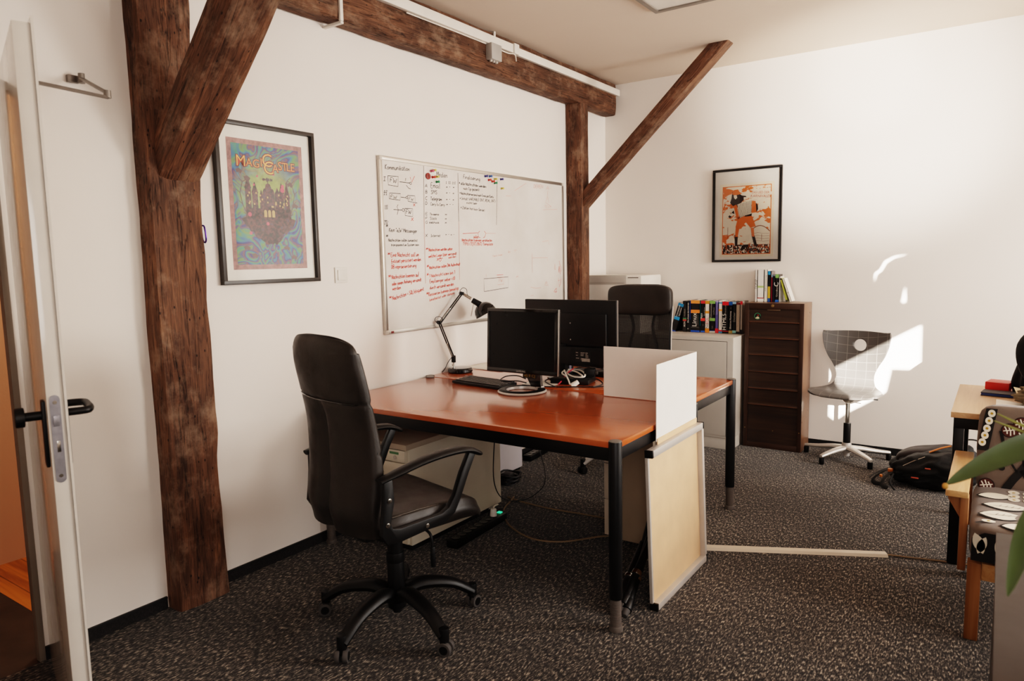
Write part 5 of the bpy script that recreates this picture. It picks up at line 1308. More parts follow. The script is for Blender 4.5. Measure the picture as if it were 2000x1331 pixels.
def mesh_chair():
    t = thing('office_chair', 'black mesh backed office chair with silver base behind far desk', 'office chair', (.803, -1.27, 0), R(180))
    # faces -Y: local +Y points to the desk
    swivel_base(t, [(229 - 180 + 72 * k) for k in range(5)], .32, SILVER, .125, BLACKP, BLACKP, .018, .024)
    m = MB(); m.cyl((0, 0, .13), (0, 0, .3), .03, n=20); m.cyl((0, 0, .3), (0, 0, .42), .022, n=20); m.build('column', BLACKP, t)
    m = MB(); m.box((-.1, -.12, .41), (.1, .12, .45), .01); m.tube([(0, -.1, .44), (0, -.22, .44), (0, -.27, .5), (0, -.275, .62)], .02, 10, sub=4, flat=(1.6, .6)); m.build('tilt_mechanism', BLACKM, t)
    m = MB(); m.cushion((-.24, -.24, .45), (.24, .22, .53), 4, 12); m.build('seat', plain('seat_fabric', '#141213', .85, bump=.3, bscale=200), t)
    # backrest frame
    H0, H1, W = .58, 1.245, .232
    def yb(z): k = (z - H0) / (H1 - H0); return -.205 + .05 * math.sin(k * PI) * .6 - .05 * k
    fr = MB(); n = 40; ring = []
    for i in range(n):
        a = 2 * PI * i / n; c, s_ = math.cos(a), math.sin(a); q = 6; d = (abs(c) ** q + abs(s_) ** q) ** (1 / q)
        x, z = c / d * W * (1.0 if s_ < 0 else 1.0), (H0 + H1) / 2 + s_ / d * (H1 - H0) / 2; ring.append((x, yb(z) + .02 * (x / W) ** 2, z))
    fr.tube(ring, .011, 8, closed=True); fr.build('back_frame', BLACKM, t)
    for s in (-1, 1):
        m = MB(); m.tube([(s * (W + .009), yb(z) + .022, z) for z in [.62 + .07 * k for k in range(8)]], .0045, 6); m.build('silver_edge', SILVER, t)
    m = MB(); m.grid(lambda u, v: ((2 * u - 1) * (W - .006), yb(H0 + .6 * v) + .02 * (2 * u - 1) ** 2, H0 + .012 + .6 * v), 14, 16); m.build('mesh_back', MESHF, t)
    m = MB(); m.cushion((-W - .004, -.24, 1.045), (W + .004, -.165, H1 + .008), 5, 14, TR(0, 0, 0)); m.build('headrest_pad', LEATHER, t)
    m = MB()
    for sx in (-.08, .08): m.tube([(sx, -.265, .62), (sx * 1.35, -.262, .78), (sx * .9, -.262, .95), (sx * 1.2, -.25, 1.06)], .012, 8, sub=4, flat=(1.6, .6))
    m.tube([(-.2, -.255, .74), (0, -.27, .72), (.2, -.255, .74)], .012, 8, sub=4, flat=(1, 1)); m.build('back_struts', BLACKP, t)
    for s in (-1, 1):
        m = MB(); x = s * .27; m.tube([(x * .8, -.02, .45), (x, -.02, .5), (x, -.03, .66)], .014, 10, sub=4); m.box((x - .03, -.13, .66), (x + .03, .12, .685), .01); m.build('armrest', BLACKP, t)
mesh_chair()

def shell_chair():
    t = thing('swivel_chair', 'grey gridded waisted shell swivel chair with silver base by back wall', 'swivel chair', (2.015, -.285, 0), R(-6))
    for_a = [239 - 0, 318, 16, 161 , 90]
    # plain sloping aluminium spider
    Z = .085
    h = MB(); h.cyl((0, 0, .055), (0, 0, .125), .034, .03, n=24, bev=.004); h.cyl((0, 0, .03), (0, 0, .055), .022, n=18); h.build('hub', SILVER, t)
    for a in (238, 318, 28, 166, 97):
        c, s = math.cos(R(a + 6)), math.sin(R(a + 6)); rad = .262 if a in (28, 166) else .24 if a != 97 else .2
        if a == 28: rad = .29
        if a == 166: rad = .295
        m = MB(); m.tube([(c * .01, s * .01, .088), (c * .1, s * .1, .082), (c * .2, s * .2, .066), (c * rad, s * rad, .056)], [.026, .022, .018, .013], 10, sub=3, flat=(1.15, .75)); lg = m.build('leg', SILVER, t)
        m = MB(); m.cyl((c * (rad - .008), s * (rad - .008), 0), (c * (rad - .008), s * (rad - .008), .046), .0165, .0175, n=18, bev=.003); m.build('glide', BLACKP, lg)
    m = MB(); m.cyl((0, 0, .12), (0, 0, .265), .024, n=24, bev=.002); m.build('column_sleeve', BLACKP, t)
    m = MB(); m.cyl((0, 0, .26), (0, 0, .42), .0145, n=20); m.build('gas_lift', CHROME, t)
    m = MB(); m.lathe([(.016, .405), (.034, .42), (.048, .44), (.05, .452), (0, .452)], 28); m.build('seat_mount', ALU, t)
    m = MB(); m.tube([(-.02, -.02, .447), (-.12, -.03, .447)], .004, 8); m.cyl((-.11, -.03, .447), (-.16, -.034, .447), .0085, n=12, bev=.002); m.tube([(.02, -.02, .455), (.2, -.05, .458)], .004, 8); m.build('height_lever', BLACKM, t)
    # shell path: (y, z, halfwidth); front is -y
    path = [(-.215, .468, .12), (-.205, .478, .185), (-.16, .487, .222), (-.08, .487, .228), (0, .482, .216), (.07, .486, .185), (.115, .502, .15), (.142, .54, .128), (.155, .59, .125), (.163, .65, .148), (.17, .72, .188), (.178, .79, .212), (.184, .85, .222), (.187, .882, .222), (.188, .895, .214)]
    N = len(path) - 1
    T = [(i / N, p) for i, p in enumerate(path)]
    def shell(u, v):
        y = smooth_tab([(a, p[0]) for a, p in T], v); z = smooth_tab([(a, p[1]) for a, p in T], v); w = smooth_tab([(a, p[2]) for a, p in T], v)
        x = (2 * u - 1) * w
        if v > .5: y -= .05 * (x / .22) ** 2 * min(1, (v - .5) * 4); z += -.008 * (x / .22) ** 2 if v > .95 else 0
        else: z += .012 * (x / .22) ** 2 * (1 - v)
        return (x, y, z)
    m = MB(); m.sheet(shell, 26, 60, .014); ob = m.build('shell', [m_lined_ply(), plain('shell_edge', '#3a3430', .5)], t, smooth=50)
    # round finger hole in the upper back
    c = MB(); c.cyl((.022, .0, .795), (.022, .4, .795), .042, n=32); cu = c.build('cutter', BLACKP, t)
    md = ob.modifiers.new('hole', 'BOOLEAN'); md.object = cu; md.operation = 'DIFFERENCE'; md.solver = 'EXACT'
    bpy.context.view_layer.update()
    me = bpy.data.meshes.new_from_object(ob.evaluated_get(bpy.context.evaluated_depsgraph_get()))
    ob.modifiers.clear(); ob.data = me; bpy.data.objects.remove(cu)
shell_chair()
# ================================================================== cabinets
def grey_cabinet():
    x0, x1, y0, h = .60, 1.262, -.45, .842
    t = thing('metal_cabinet', 'low grey steel cabinet under the row of books', 'cabinet', ((x0 + x1) / 2, y0 / 2 - .006, 0))
    hx, hy = (x1 - x0) / 2, -y0 / 2 - .008
    MB().box((-hx, -hy, .085), (hx, hy, h), .003).build('body', GREYC, t)
    MB().box((-hx + .004, -hy + .006, 0), (hx - .002, hy, .085), .002).build('plinth', GREYC, t)
    d = MB(); d.box((-hx + .025, -hy - .004, .105), (hx - .048, -hy + .004, h - .032), .0015); d.build('door', plain('grey_door_paint', '#bdb5ab', .42, var=.03), t)
    g = MB(); dk = plain('dark_gap', '#3a3430', .7)
    g.box((hx - .048, -hy - .0012, .10), (hx - .044, -hy, h - .028)); g.box((-hx + .02, -hy - .0012, h - .032), (hx - .044, -hy, h - .028)); g.build('door_gap', dk, t)
grey_cabinet()
def brown_cabinet():
    x0, x1, y0, h = 1.288, 1.706, -.268, 1.089
    t = thing('roller_cabinet', 'tall narrow dark brown roller shutter cabinet by the back wall', 'cabinet', ((x0 + x1) / 2, y0 / 2 - .005, 0))
    hx, hy = (x1 - x0) / 2, -y0 / 2 - .008
    b = MB(); b.box((-hx, -hy + .012, .0), (-hx + .016, hy, h), .001).box((hx - .016, -hy + .012, 0), (hx, hy, h), .001).box((-hx + .016, -hy + .012, h - .016), (hx - .016, hy, h), .001).box((-hx + .016, hy - .008, 0), (hx - .016, hy, h - .016)).box((-hx + .016, -hy + .012, 0), (hx - .016, hy - .008, .03))
    b.build('carcass', WALNUT_SHEEN, t)
    f = MB(); f.box((-hx, -hy, 0), (-hx + .03, -hy + .012, h), .002).box((hx - .03, -hy, 0), (hx, -hy + .012, h), .002).box((-hx + .03, -hy, h - .045), (hx - .03, -hy + .012, h), .002).box((-hx + .03, -hy, 0), (hx - .03, -hy + .012, .04), .002)
    f.build('front_frame', plain('frame_brown', '#3b261b', .4, var=.06), t)
    s = MB(); zt = h - .047; hgt = (zt - .04)
    def zprof(v):
        z = .04 + hgt * v; d = .0
        for r in (.8725, .762, .648, .532, .416, .302):
            d = max(d, .007 * math.exp(-((z - r * 1.089 / 1.0) / .006) ** 2))
        return z, d
    s.grid(lambda u, v: (-hx + .03 + (2 * hx - .06) * u, -hy + .009 - zprof(v)[1], zprof(v)[0]), 4, 260); sh = s.build('shutter', TAMB, t, smooth=60)
    l = MB()
    for r in (.8725, .762, .648, .532, .416, .302): l.box((-hx + .032, -hy + .0, r * 1.089 - .003), (hx - .032, -hy + .006, r * 1.089 + .001), .001)
    l.build('slat_ridge', plain('ridge_brown', '#6a4129', .4), sh)
    MB().cyl((-.008, -hy - .008, h - .018), (-.008, -hy, h - .018), .0105, n=20, bev=.002).build('lock', BRASS, t)
    p = MB(); p.box((-.045, -hy - .008, h - .054), (.045, -hy + .002, h - .046), .002); p.build('pull_lip', plain('lip_brown', '#6b5644', .35, .3), t)
    k = MB(); D = pl(-hy + .0075)
    k.prism([(-.118 + .028 * math.cos(a), .992 + .028 * math.sin(a)) for a in [2 * PI * i / 28 for i in range(28)]], .0006, D); st = k.build('round_sticker', plain('sticker_black', '#141a17', .4), t)
    k = MB(); D = pl(-hy + .0068)
    k.ribbon([(-.118 + .022 * math.cos(a), .992 + .022 * math.sin(a)) for a in [2 * PI * i / 28 for i in range(26)]], .004); bmesh.ops.transform(k.bm, matrix=D, verts=k.bm.verts); k.build('green_ring', plain('sticker_green', '#4f8f68', .5), st, smooth=0)
    k = MB(); k.prism([(-.135, .975), (-.125, .985), (-.118, .99), (-.108, .986), (-.104, .976), (-.112, .972)], .0003, D); k.build('pale_shape', plain('sticker_cream', '#d9c9a0', .5), st)
    k = MB(); k.prism([(-.122, 1.0), (-.112, 1.004), (-.106, .998), (-.114, .994)], .0003, D); k.build('red_shape', plain('sticker_red', '#b5402e', .5), st)
    for x, z in ((-hx + .014, .145), (hx - .014, .145), (.01, .14)): MB().cyl((x, -hy - .0015, z), (x, -hy, z), .004, n=10).build('screw', BRASS, t)
brown_cabinet()
def printer():
    t = thing('printer', 'off white printer behind the mesh chair in the corner', 'printer', (.31, -.245, .84))
    MB().box((-.255, -.20, .26), (.225, .2, .462), .02).build('body', PLASTICW, t)
    MB().box((-.255, -.205, .385), (.10, -.16, .464), .012).build('scanner_lid', plain('printer_grey', '#b9b1a8', .45), t)
    MB().box((-.235, -.206, .40), (.08, -.2, .403)).build('seam', plain('seam_grey', '#847a70', .6), t)
    MB().box((.11, -.202, .44), (.2, -.2, .447)).build('paper_slot', plain('slot_dark', '#6a6057', .6), t)
    MB().box((-.23, -.19, .0), (.21, .19, .262), .012).build('paper_cassette', PLASTICW, t)
    MB().box((-.2, -.197, .12), (.18, -.19, .14), .003).build('grip', plain('printer_grey', '#b9b1a8', .45), t)
printer()
t = thing('metal_cabinet', 'pale cabinet carrying the printer in the back corner', 'cabinet', (.305, -.225, 0))
MB().box((-.285, -.205, .06), (.285, .205, .838), .003).build('body', GREYC, t); MB().box((-.275, -.2, 0), (.275, .2, .06)).build('plinth', GREYC, t); MB().box((-.265, -.21, .08), (.265, -.204, .82), .001).build('door', plain('grey_door_paint', '#bdb5ab', .42, var=.03), t)
b = MB(); b.tube([(.035, -.30, .84), (.04, -.30, 1.0), (.03, -.30, 1.1), (.045, -.30, 1.17)], .006, 8, sub=4)
tag(b.build('cable', plain('yellow_cable', '#b58a3a', .5)), 'yellowish cable rising beside the printer', 'cable')

# ================================================================== books
def book(label, x, w, h, d, base, spec, tilt=0.0, yf=-.2, group='', x_is_left=True):
    """spine faces -Y; spec = (cover, [(z0,z1,colour)], [(text,size,zc,colour,dx)])"""
    cover, bands, texts = spec
    t = thing('book', label, 'book', (x, yf, base), 0, group)
    t.rotation_euler = (0, R(tilt), 0)
    cm = plain('cover_' + cover.strip('#'), cover, .35, var=.03)
    b = MB(); b.box((0, 0, 0), (.0025, d, h)).box((w - .0025, 0, 0), (w, d, h)).box((0, -.0, 0), (w, .003, h), .0); b.build('cover', cm, t, smooth=0)
    MB().box((.0025, .003, .003), (w - .0025, d - .004, h - .003)).build('page_block', PAPER, t, smooth=0)
    for z0, z1, c in bands:
        q = MB(); q.box((-.0002, -.0004, z0 * h), (w + .0002, .0, z1 * h)); q.build('spine_band', plain('band_' + c.strip('#'), c, .4, var=.02), t, smooth=0)
    for tx, sz, zc, c, dx in texts:
        q = MB(); q.text(tx, sz, pl(-.0008) @ TR(w / 2 + dx, zc * h, 0) @ RZ(R(90))); q.build('spine_lettering', plain('ink_' + c.strip('#'), c, .5, var=.02), t, smooth=0)
    return t
W_ = '#e8e2da'
def books_low():
    B = .8435; Yf = -.165
    g = 'books on the grey cabinet'
    # px -> x from bottoms: zoom px/12.5+1300
    def X(zpx): return .665 + (zpx / 12.5 + 1300 - 1315) * (1.246 - .665) / (1455 - 1315)
    D = [
     ('thick black book with two bright blue bands, leaning right', 178, 318, .24, ('#151414', [(.90, 1, '#1c7fae'), (.43, .54, '#1f8fc4'), (0, .06, '#2350a8')], [('Computergrafik', .016, .72, W_, -.008), ('Algorithmen', .014, .72, W_, .012)]), 17),
     ('black book with small red green mark, second in the row', 494, 590, .245, ('#131111', [(.40, .45, '#3f7a4e'), (.35, .40, '#b5362c'), (.02, .10, '#131111')], [('IRON', .018, .25, W_, 0), ('Handbuch', .015, .62, '#9a9288', 0)]), 0),
     ('slim black book with white spine title beside the dark blue one', 596, 662, .245, ('#0f0e0f', [], [('Die Kunst des Internet', .017, .62, W_, 0), ('II', .017, .1, W_, 0)]), 0),
     ('thin dark blue book left of the thick orange banded one', 664, 694, .245, ('#1d3f8f', [(0, .4, '#10131c')], []), 0),
     ('thickest black book with two orange bands and large white lettering', 696, 912, .252, ('#151416', [(.90, 1, '#eb9345'), (.60, .70, '#f08a3a'), (0, .055, '#2456b5'), (.145, .15, '#a49b92')], [('Linux', .05, .39, W_, -.005), ('_________', .018, .39, W_, .014)]), 0),
     ('thin teal book right of the thick orange banded one', 914, 938, .25, ('#1f7f86', [(0, .2, '#151416')], []), 0),
     ('black book with two bright red bands', 940, 1042, .25, ('#131112', [(.91, 1, '#d8343a'), (.36, .45, '#e23b34'), (0, .05, '#2b62c0')], [('Apps', .022, .52, W_, -.012), ('Entwicklung', .014, .66, '#b5ada4', .012), ('rp', .016, .23, '#8d857d', 0)]), 0),
     ('white book with orange ends and red spine lettering', 1046, 1146, .25, ('#e9e3dc', [(.90, 1, '#c98a2c'), (0, .13, '#e08a2e'), (.60, .68, '#e7963c')], [('No', .03, .21, '#2a2422', 0), ('SQL', .03, .37, '#c2273c', 0)]), 0),
     ('black book with light green bands', 1152, 1284, .25, ('#171515', [(.91, 1, '#83b35c'), (.37, .46, '#86b75e'), (0, .05, '#d7cfc0'), (.05, .07, '#25509b')], [('Webentwicklung', .018, .68, '#b7b0a7', -.01), ('und Praxis', .014, .68, '#b7b0a7', .012), ('kun', .014, .17, '#8d857d', 0)]), 0),
     ('violet book with red foot', 1288, 1362, .25, ('#5f5a92', [(0, .14, '#d8343a'), (.96, 1, '#a9a4c4')], [('Softwareentw.', .018, .78, '#a9a4d0', 0)]), 0),
     ('white book with blue and orange marks beside the violet one', 1368, 1452, .252, ('#e6dfd6', [(.91, .95, '#3d7fa8'), (0, .05, '#3d8ab0'), (.05, .1, '#c03a4a'), (.68, .74, '#e79a4a')], [('ProzessManagement', .015, .4, '#b5aca2', 0)]), 0),
     ('thick black book with red head and large white lettering', 1456, 1602, .245, ('#151313', [(.885, 1, '#d5222c'), (.055, .075, '#c4262b')], [('HTML5', .042, .36, W_, -.008), ('Handbuch', .016, .76, '#a09890', 0)]), 0),
     ('black book with blue head and gold foot', 1606, 1690, .245, ('#171516', [(.89, 1, '#215a9e'), (0, .09, '#b59a5c')], [('Effektives Marketing', .017, .42, W_, 0), ('o', .02, .8, '#8a837c', 0)]), 0),
     ('black book with pale blue head and mint spot', 1694, 1774, .245, ('#151416', [(.93, 1, '#8fb0c4'), (.02, .1, '#8fc4bd')], [('Docker', .024, .52, '#a9a29a', 0)]), 0),
     ('beige book with dark red head', 1776, 1864, .24, ('#b3a291', [(.93, 1, '#6a2422'), (0, .07, '#2a2220')], [('Programmieren lernen', .014, .5, '#8d7d6e', 0)]), 0),
     ('pale grey book with red head next to the brown cabinet', 1868, 1920, .25, ('#a89c92', [(.9, 1, '#c22432'), (0, .13, '#211a1c')], []), 0),
    ]
    for lab, a, b, h, spec, tl in D:
        x = X(a); w = X(b) - x
        if tl: book(lab, x, w * .98, h, .15, B + .0015, spec, tl, Yf, g)
        else: book(lab, x, w, h, .15, B, spec, 0, Yf, g)
books_low()
def books_high():
    B = 1.0905; Yf = -.135; g = 'books on the brown cabinet'
    def X(zpx): return 1.283 + .04 + (zpx / 7.827 + 1450 - 1476) * (.00357)
    D = [
     ('slim white book at the left end on the brown cabinet', 200, 240, .24, ('#e6e0d8', [], [('TCP/IP', .026, .55, '#4a4440', 0)]), 0),
     ('thick white book with small green and red marks', 242, 345, .24, ('#ebe6df', [(.03, .1, '#f0ece6'), (.1, .13, '#a83a30'), (.44, .5, '#a9bf7a')], []), 0),
     ('cream white book with grey spine title', 349, 405, .24, ('#e2dace', [], [('PHP Zertifizierung', .016, .58, '#8d8378', 0)]), 0),
     ('slim black book with cyan head and yellow foot', 408, 446, .23, ('#12161c', [(.88, 1, '#2a8fc4'), (.12, .5, '#c4a23a'), (0, .12, '#274f8f')], []), 0),
     ('tall grey book behind the pink spine', 449, 462, .228, ('#7a706c', [], []), 0),
     ('thin pink red book', 464, 480, .205, ('#c43552', [(.9, 1, '#8fa8b5')], []), 0),
     ('dark navy book beside the pink red one', 483, 524, .205, ('#181a24', [(.94, 1, '#6a707a')], []), 0),
     ('black book with green head and large white letter C', 527, 580, .205, ('#161414', [(.87, 1, '#7fae62'), (0, .08, '#2a66b5')], [('C', .045, .64, W_, -.004), ('Grundkurs', .018, .38, '#b0a89f', 0)]), 0),
     ('thin white book right of the black C volume', 584, 606, .19, ('#e0d9d0', [], []), 0),
    ]
    for lab, a, b, h, spec, tl in D:
        x = X(a); book(lab, x, X(b) - x, h, .105, B, spec, tl, Yf, g)
    book('lime green book leaning left beside the white one', X(700), .014, .18, .105, B + .0015, ('#b5b84a', [(.93, 1, '#3a352a'), (0, .08, '#3a352a')], []), -16, Yf, g)
    book('white paperback leaning on the lime green book', X(700) + .025, .016, .18, .10, B + .002, ('#e6dfd6', [(.35, .42, '#b9b2a6')], []), -19, Yf + .002, g)
books_high()
# ================================================================== right side of the room
def side_table():
    x0, x1, y0, y1, h = 2.694, 3.75, -1.885, -1.075, .72
    t = thing('side_table', 'beech topped table with black legs against the right side', 'table', ((x0 + x1) / 2, (y0 + y1) / 2, 0))
    hx, hy = (x1 - x0) / 2, (y1 - y0) / 2
    MB().box((-hx, -hy, h - .026), (hx, hy, h), .002).build('table_top', OAK, t)
    for lo, hi in (((-hx + .012, -hy + .02, h - .078), (hx - .012, -hy + .045, h - .0265)), ((-hx + .012, hy - .045, h - .078), (hx - .012, hy - .02, h - .0265)), ((-hx + .012, -hy + .045, h - .078), (-hx + .037, hy - .045, h - .0265)), ((hx - .037, -hy + .045, h - .078), (hx - .012, hy - .045, h - .0265))):
        MB().box(lo, hi, .001).build('rail', BLACKM, t)
    for sx in (-1, 1):
        for sy in (-1, 1):
            cx, cy = sx * (hx - .032), sy * (hy - .042); MB().box((cx - .021, cy - .021, 0), (cx + .021, cy + .021, h - .0265), .003).build('leg', BLACKM, t)
side_table()
t = thing('gift_box', 'flat red box on the beech table', 'box', (2.872, -1.225, .7205), R(-12))
MB().box((-.05, -.055, 0), (.05, .055, .048), .001).build('box_base', plain('box_red', '#cf2f22', .4, var=.03), t)
MB().box((-.0515, -.0565, .018), (.0515, .0565, .052), .001).build('lid', plain('box_red', '#cf2f22', .4, var=.03), t)
MB().box((-.0519, -.052, .002), (-.0513, .052, .05)).build('pale_end', plain('box_pale', '#d9a08f', .5), t)
t = thing('notebook', 'navy notebook with dark grey cover before the red box', 'notebook', (2.90, -1.36, .7205), R(-8))
MB().box((-.1, -.05, 0), (.1, .05, .004), .001).box((-.1, -.05, .014), (.1, .05, .018), .001).build('cover', plain('cover_slate', '#3a3636', .6), t); MB().box((-.098, -.048, .004), (.098, .048, .014)).build('pages', plain('navy_edge', '#20356a', .6), t)
b = MB(); b.grid(lambda u, v: (2.86 + .36 * u, -1.82 + .30 * v - .06 * u * v, .7215 + .01 * math.sin(3 * u + 2 * v) ** 2), 14, 10)
tag(b.build('paper_sheet', PAPER), 'white sheet on the beech table behind the armchair', 'paper')
b = MB(); b.grid(lambda u, v: (2.955 + .08 * u - .03 * v, -1.62 + .12 * v + .05 * u, .737 + .055 * v * (1 - .4 * u)), 8, 8)
tag(b.build('envelope', plain('manila_paper', '#c9b08e', .8)), 'cream envelope corner standing up on the white sheet', 'envelope')
def cloth_blob(name, label, cat, c, rad, mat, amp, seed, floor=0.0, squash=None):
    t = bmesh.new(); bmesh.ops.create_icosphere(t, subdivisions=5, radius=1)
    for v in t.verts:
        n = v.co.normalized(); q = Vector((n.x * 2.2 + seed, n.y * 2.2, n.z * 2.2))
        k = 1 + amp * noise.noise(q) + amp * .6 * noise.noise(q * 2.3) + amp * .5 * abs(noise.noise(Vector((n.x * 5 + n.z * 4, n.y * 5, seed))))
        p = Vector((n.x * rad[0] * k, n.y * rad[1] * k, n.z * rad[2] * k))
        if p.z < -floor: p.z = -floor
        v.co = p
    b = MB(); b._take(t); o = b.build(name, mat, loc=c, smooth=60); return tag(o, label, cat)
def jacket():
    t = thing('jacket', 'black jacket heaped upright on the beech table', 'jacket', (3.14, -1.26, .7205))
    prof = [(0, .20), (.15, .215), (.4, .21), (.65, .195), (.82, .165), (.93, .10), (1, .03)]
    def fn(u, v):
        a = 2 * PI * u; r = smooth_tab(prof, v); z = .002 + .40 * v - .03 * v * math.cos(2 * a)
        k = 1 + .05 * math.sin(5 * a + 3 * v) * (1 - v) + .035 * math.sin(9 * a - 5 * v) * (1 - v) + .05 * noise.noise(Vector((math.cos(a) * 2, math.sin(a) * 2, v * 3)))
        return (r * math.cos(a) * k + .02 * v, r * .74 * math.sin(a) * k, z)
    b = MB(); b.grid(fn, 96, 48, closed_u=True, cap=True); b.build('body', JACKET, t, smooth=70)
    b = MB(); b.tube([(.05, -.06, .385), (.0, -.02, .42), (-.05, .02, .41), (-.03, .07, .39), (.03, .07, .395), (.08, .02, .40)], .026, 12, sub=5, closed=True, flat=(.6, 1.2)); b.build('collar', JACKET, t, smooth=70)
    for s in (-1, 1):
        b = MB(); b.tube([(s * .10, -.06, .33), (s * .16, -.13, .26), (s * .15, -.175, .16), (s * .09, -.185, .08), (s * .03, -.17, .05)], [.05, .055, .052, .046, .04], 16, sub=6, flat=(1, .75)); b.build('sleeve', JACKET, t, smooth=70)
jacket()
cloth_blob('olive_cloth', 'crumpled olive cloth beside the black jacket on the table', 'cloth', (3.08, -1.60, .765), (.14, .09, .06), OLIVE, .3, 5.0, .028)

def armchair():
    X0, X1, Y0 = 2.797, 3.46, -2.585
    t = thing('armchair', 'pine framed armchair with grey botanical print cushions', 'armchair', ((X0 + X1) / 2, -2.2, 0))
    ox, oy = (X0 + X1) / 2, -2.2
    def bx(lo, hi, bev=.004): return MB().box((lo[0] - ox, lo[1] - oy, lo[2]), (hi[0] - ox, hi[1] - oy, hi[2]), bev)
    for sx in (0, 1):
        xa = X0 + .002 if sx == 0 else X1 - .046
        bx((xa, -2.585, 0), (xa + .044, -2.535, .30)).build('leg', PINEV, t)
        bx((xa, -1.985, 0), (xa + .044, -1.925, .30)).build('leg', PINEV, t)
        # arm board, upright and bracket
        if sx == 0: a0, a1, u0, u1 = 2.718, 2.791, 2.766, 2.793
        else: a0, a1, u0, u1 = X1 + .006, X1 + .079, X1 + .004, X1 + .031
        bx((a0, -2.545, .525), (a1, -1.90, .55)).build('arm', PINE, t)
        bx((u0, -2.53, .24), (u1, -2.47, .525)).build('arm_post', PINEV, t)
        bx((u0, -1.985, .24), (u1, -1.925, .525)).build('arm_post', PINEV, t)
        k = MB(); xs = (u0 if sx == 0 else u1) - ox; s = -1 if sx == 0 else 1
        k.prism([(xs, .44), (xs, .525), (xs + s * .04, .525), (xs + s * .04, .51)], .025, TR(0, -2.49 - oy, 0) @ RX(R(90))); k.build('arm_bracket', PINEV, t)
    bx((X0 + .046, -2.578, .235), (X1 - .046, -2.548, .30)).build('front_rail', PINE, t)
    bx((X0 + .046, -1.965, .235), (X1 - .046, -1.935, .30)).build('back_rail', PINE, t)
    c = MB(); c.cushion((X0 - ox + .0, -2.60 - oy, .300), (X1 - ox, -1.93 - oy, .445), 9, 16, wr=.004); sc = c.build('seat_cushion', UPH, t, smooth=60)
    Mb = TR(0, -2.0 - oy, .34) @ RX(R(-6))
    c = MB(); c.cushion((X0 - ox + .004, -.065, .06), (X1 - ox, .06, .445), 9, 16, Mb, wr=.004); bc = c.build('back_cushion', UPH, t, smooth=60)
    # printed motifs (thin shapes lying on the cloth)
    DK, WHT, OCH, MRN = plain('print_black', '#15110f', .9), plain('print_white', '#e6ddcc', .85), plain('print_ochre_spot', '#a8842a', .85), plain('print_maroon', '#4a1f16', .85)
    def leafpoly(x, z, L, w, a): 
        return [(x + L * (u * math.cos(a)) - w * s * math.sin(PI * u) ** .8 * math.sin(a), z + L * u * math.sin(a) + w * s * math.sin(PI * u) ** .8 * math.cos(a)) for s, us in ((1, [i / 8 for i in range(9)]), (-1, [1 - i / 8 for i in range(1, 8)])) for u in us]
    def disc(x, z, rx, rz=None): rz = rz or rx; return [(x + rx * math.cos(a), z + rz * math.sin(a)) for a in [2 * PI * i / 18 for i in range(18)]]
    def layer(parent, M, name, mat, polys=(), ribs=()):
        k = MB()
        for p in polys: k.prism(p, .0)
        for p, w in ribs: k.ribbon(p, w)
        bmesh.ops.transform(k.bm, matrix=M, verts=k.bm.verts); bmesh.ops.recalc_face_normals(k.bm, faces=k.bm.faces); k.build(name, mat, parent, smooth=0)
    # on the back cushion front face: local (x from left edge, z)
    def MB_(off): return Mb @ TR(X0 - ox, -.0655 - off, 0) @ BLK
    tr = [([(.03, .16), (.05, .22), (.10, .27), (.14, .30), (.19, .33)], .022), ([(.10, .27), (.085, .34)], .012), ([(.14, .30), (.24, .38)], .012), ([(.10, .075), (.135, .14), (.165, .185), (.19, .23), (.215, .27)], .03), ([(.165, .185), (.20, .13), (.23, .08)], .022), ([(.15, .17), (.12, .22)], .008), ([(.17, .20), (.165, .245)], .008), ([(.19, .22), (.245, .235)], .008), ([(.40, .1), (.42, .2), (.48, .3)], .03), ([(.44, .22), (.53, .25)], .014)]
    berries = [disc(x, z, .0115) for x, z in ((.105, .205), (.115, .228), (.135, .238), (.155, .25), (.17, .262), (.235, .19), (.25, .205), (.228, .218), (.246, .232), (.222, .25), (.25, .258), (.095, .185), (.27, .215))]
    eggs = [(.03, .315, 0), (.036, .345, 0), (.042, .378, 0), (.05, .41, 0), (.022, .285, 0)]
    layer(bc, MB_(.0006), 'dark_branches', DK, berries + [disc(x, z, .03) for x, z in ((.115, .345), (.155, .375), (.205, .365), (.165, .325), (.145, .285), (.045, .105))] + [leafpoly(.43, .27, .10, .022, 1.9), leafpoly(.46, .28, .11, .022, 1.2), leafpoly(.50, .25, .09, .02, .6), leafpoly(.41, .22, .09, .02, 2.6)] + [[(.005, .25), (.045, .25), (.07, .43), (.03, .43)]], tr)
    layer(bc, MB_(.0012), 'maroon_discs', MRN, [disc(x, z, .027) for x, z in ((.115, .345), (.155, .375), (.205, .365), (.165, .325), (.145, .285), (.045, .105))])
    st = []
    for x, z in ((.115, .345), (.155, .375), (.205, .365), (.165, .325), (.145, .285), (.045, .105)):
        st.append(([(x - .022, z - .004), (x + .022, z + .006)], .004))
        for k in (-1, 0, 1): st.append(([(x + .012 * k - .006, z + .021 - .006 * abs(k)), (x + .012 * k + .001, z + .001)], .0045)); st.append(([(x + .012 * k + .004, z - .021 + .006 * abs(k)), (x + .012 * k + .003, z + .001)], .0045))
    layer(bc, MB_(.0018), 'white_veins', WHT, [disc(x, z, .0135, .016) for x, z, _ in eggs], st)
    layer(bc, MB_(.0022), 'ochre_spots', OCH, [disc(x, z, .0055) for x, z, _ in eggs])
    # on the seat top (x, y from front)
    def MS(off): return TR(X0 - ox, -2.60 - oy, .4455 + off)
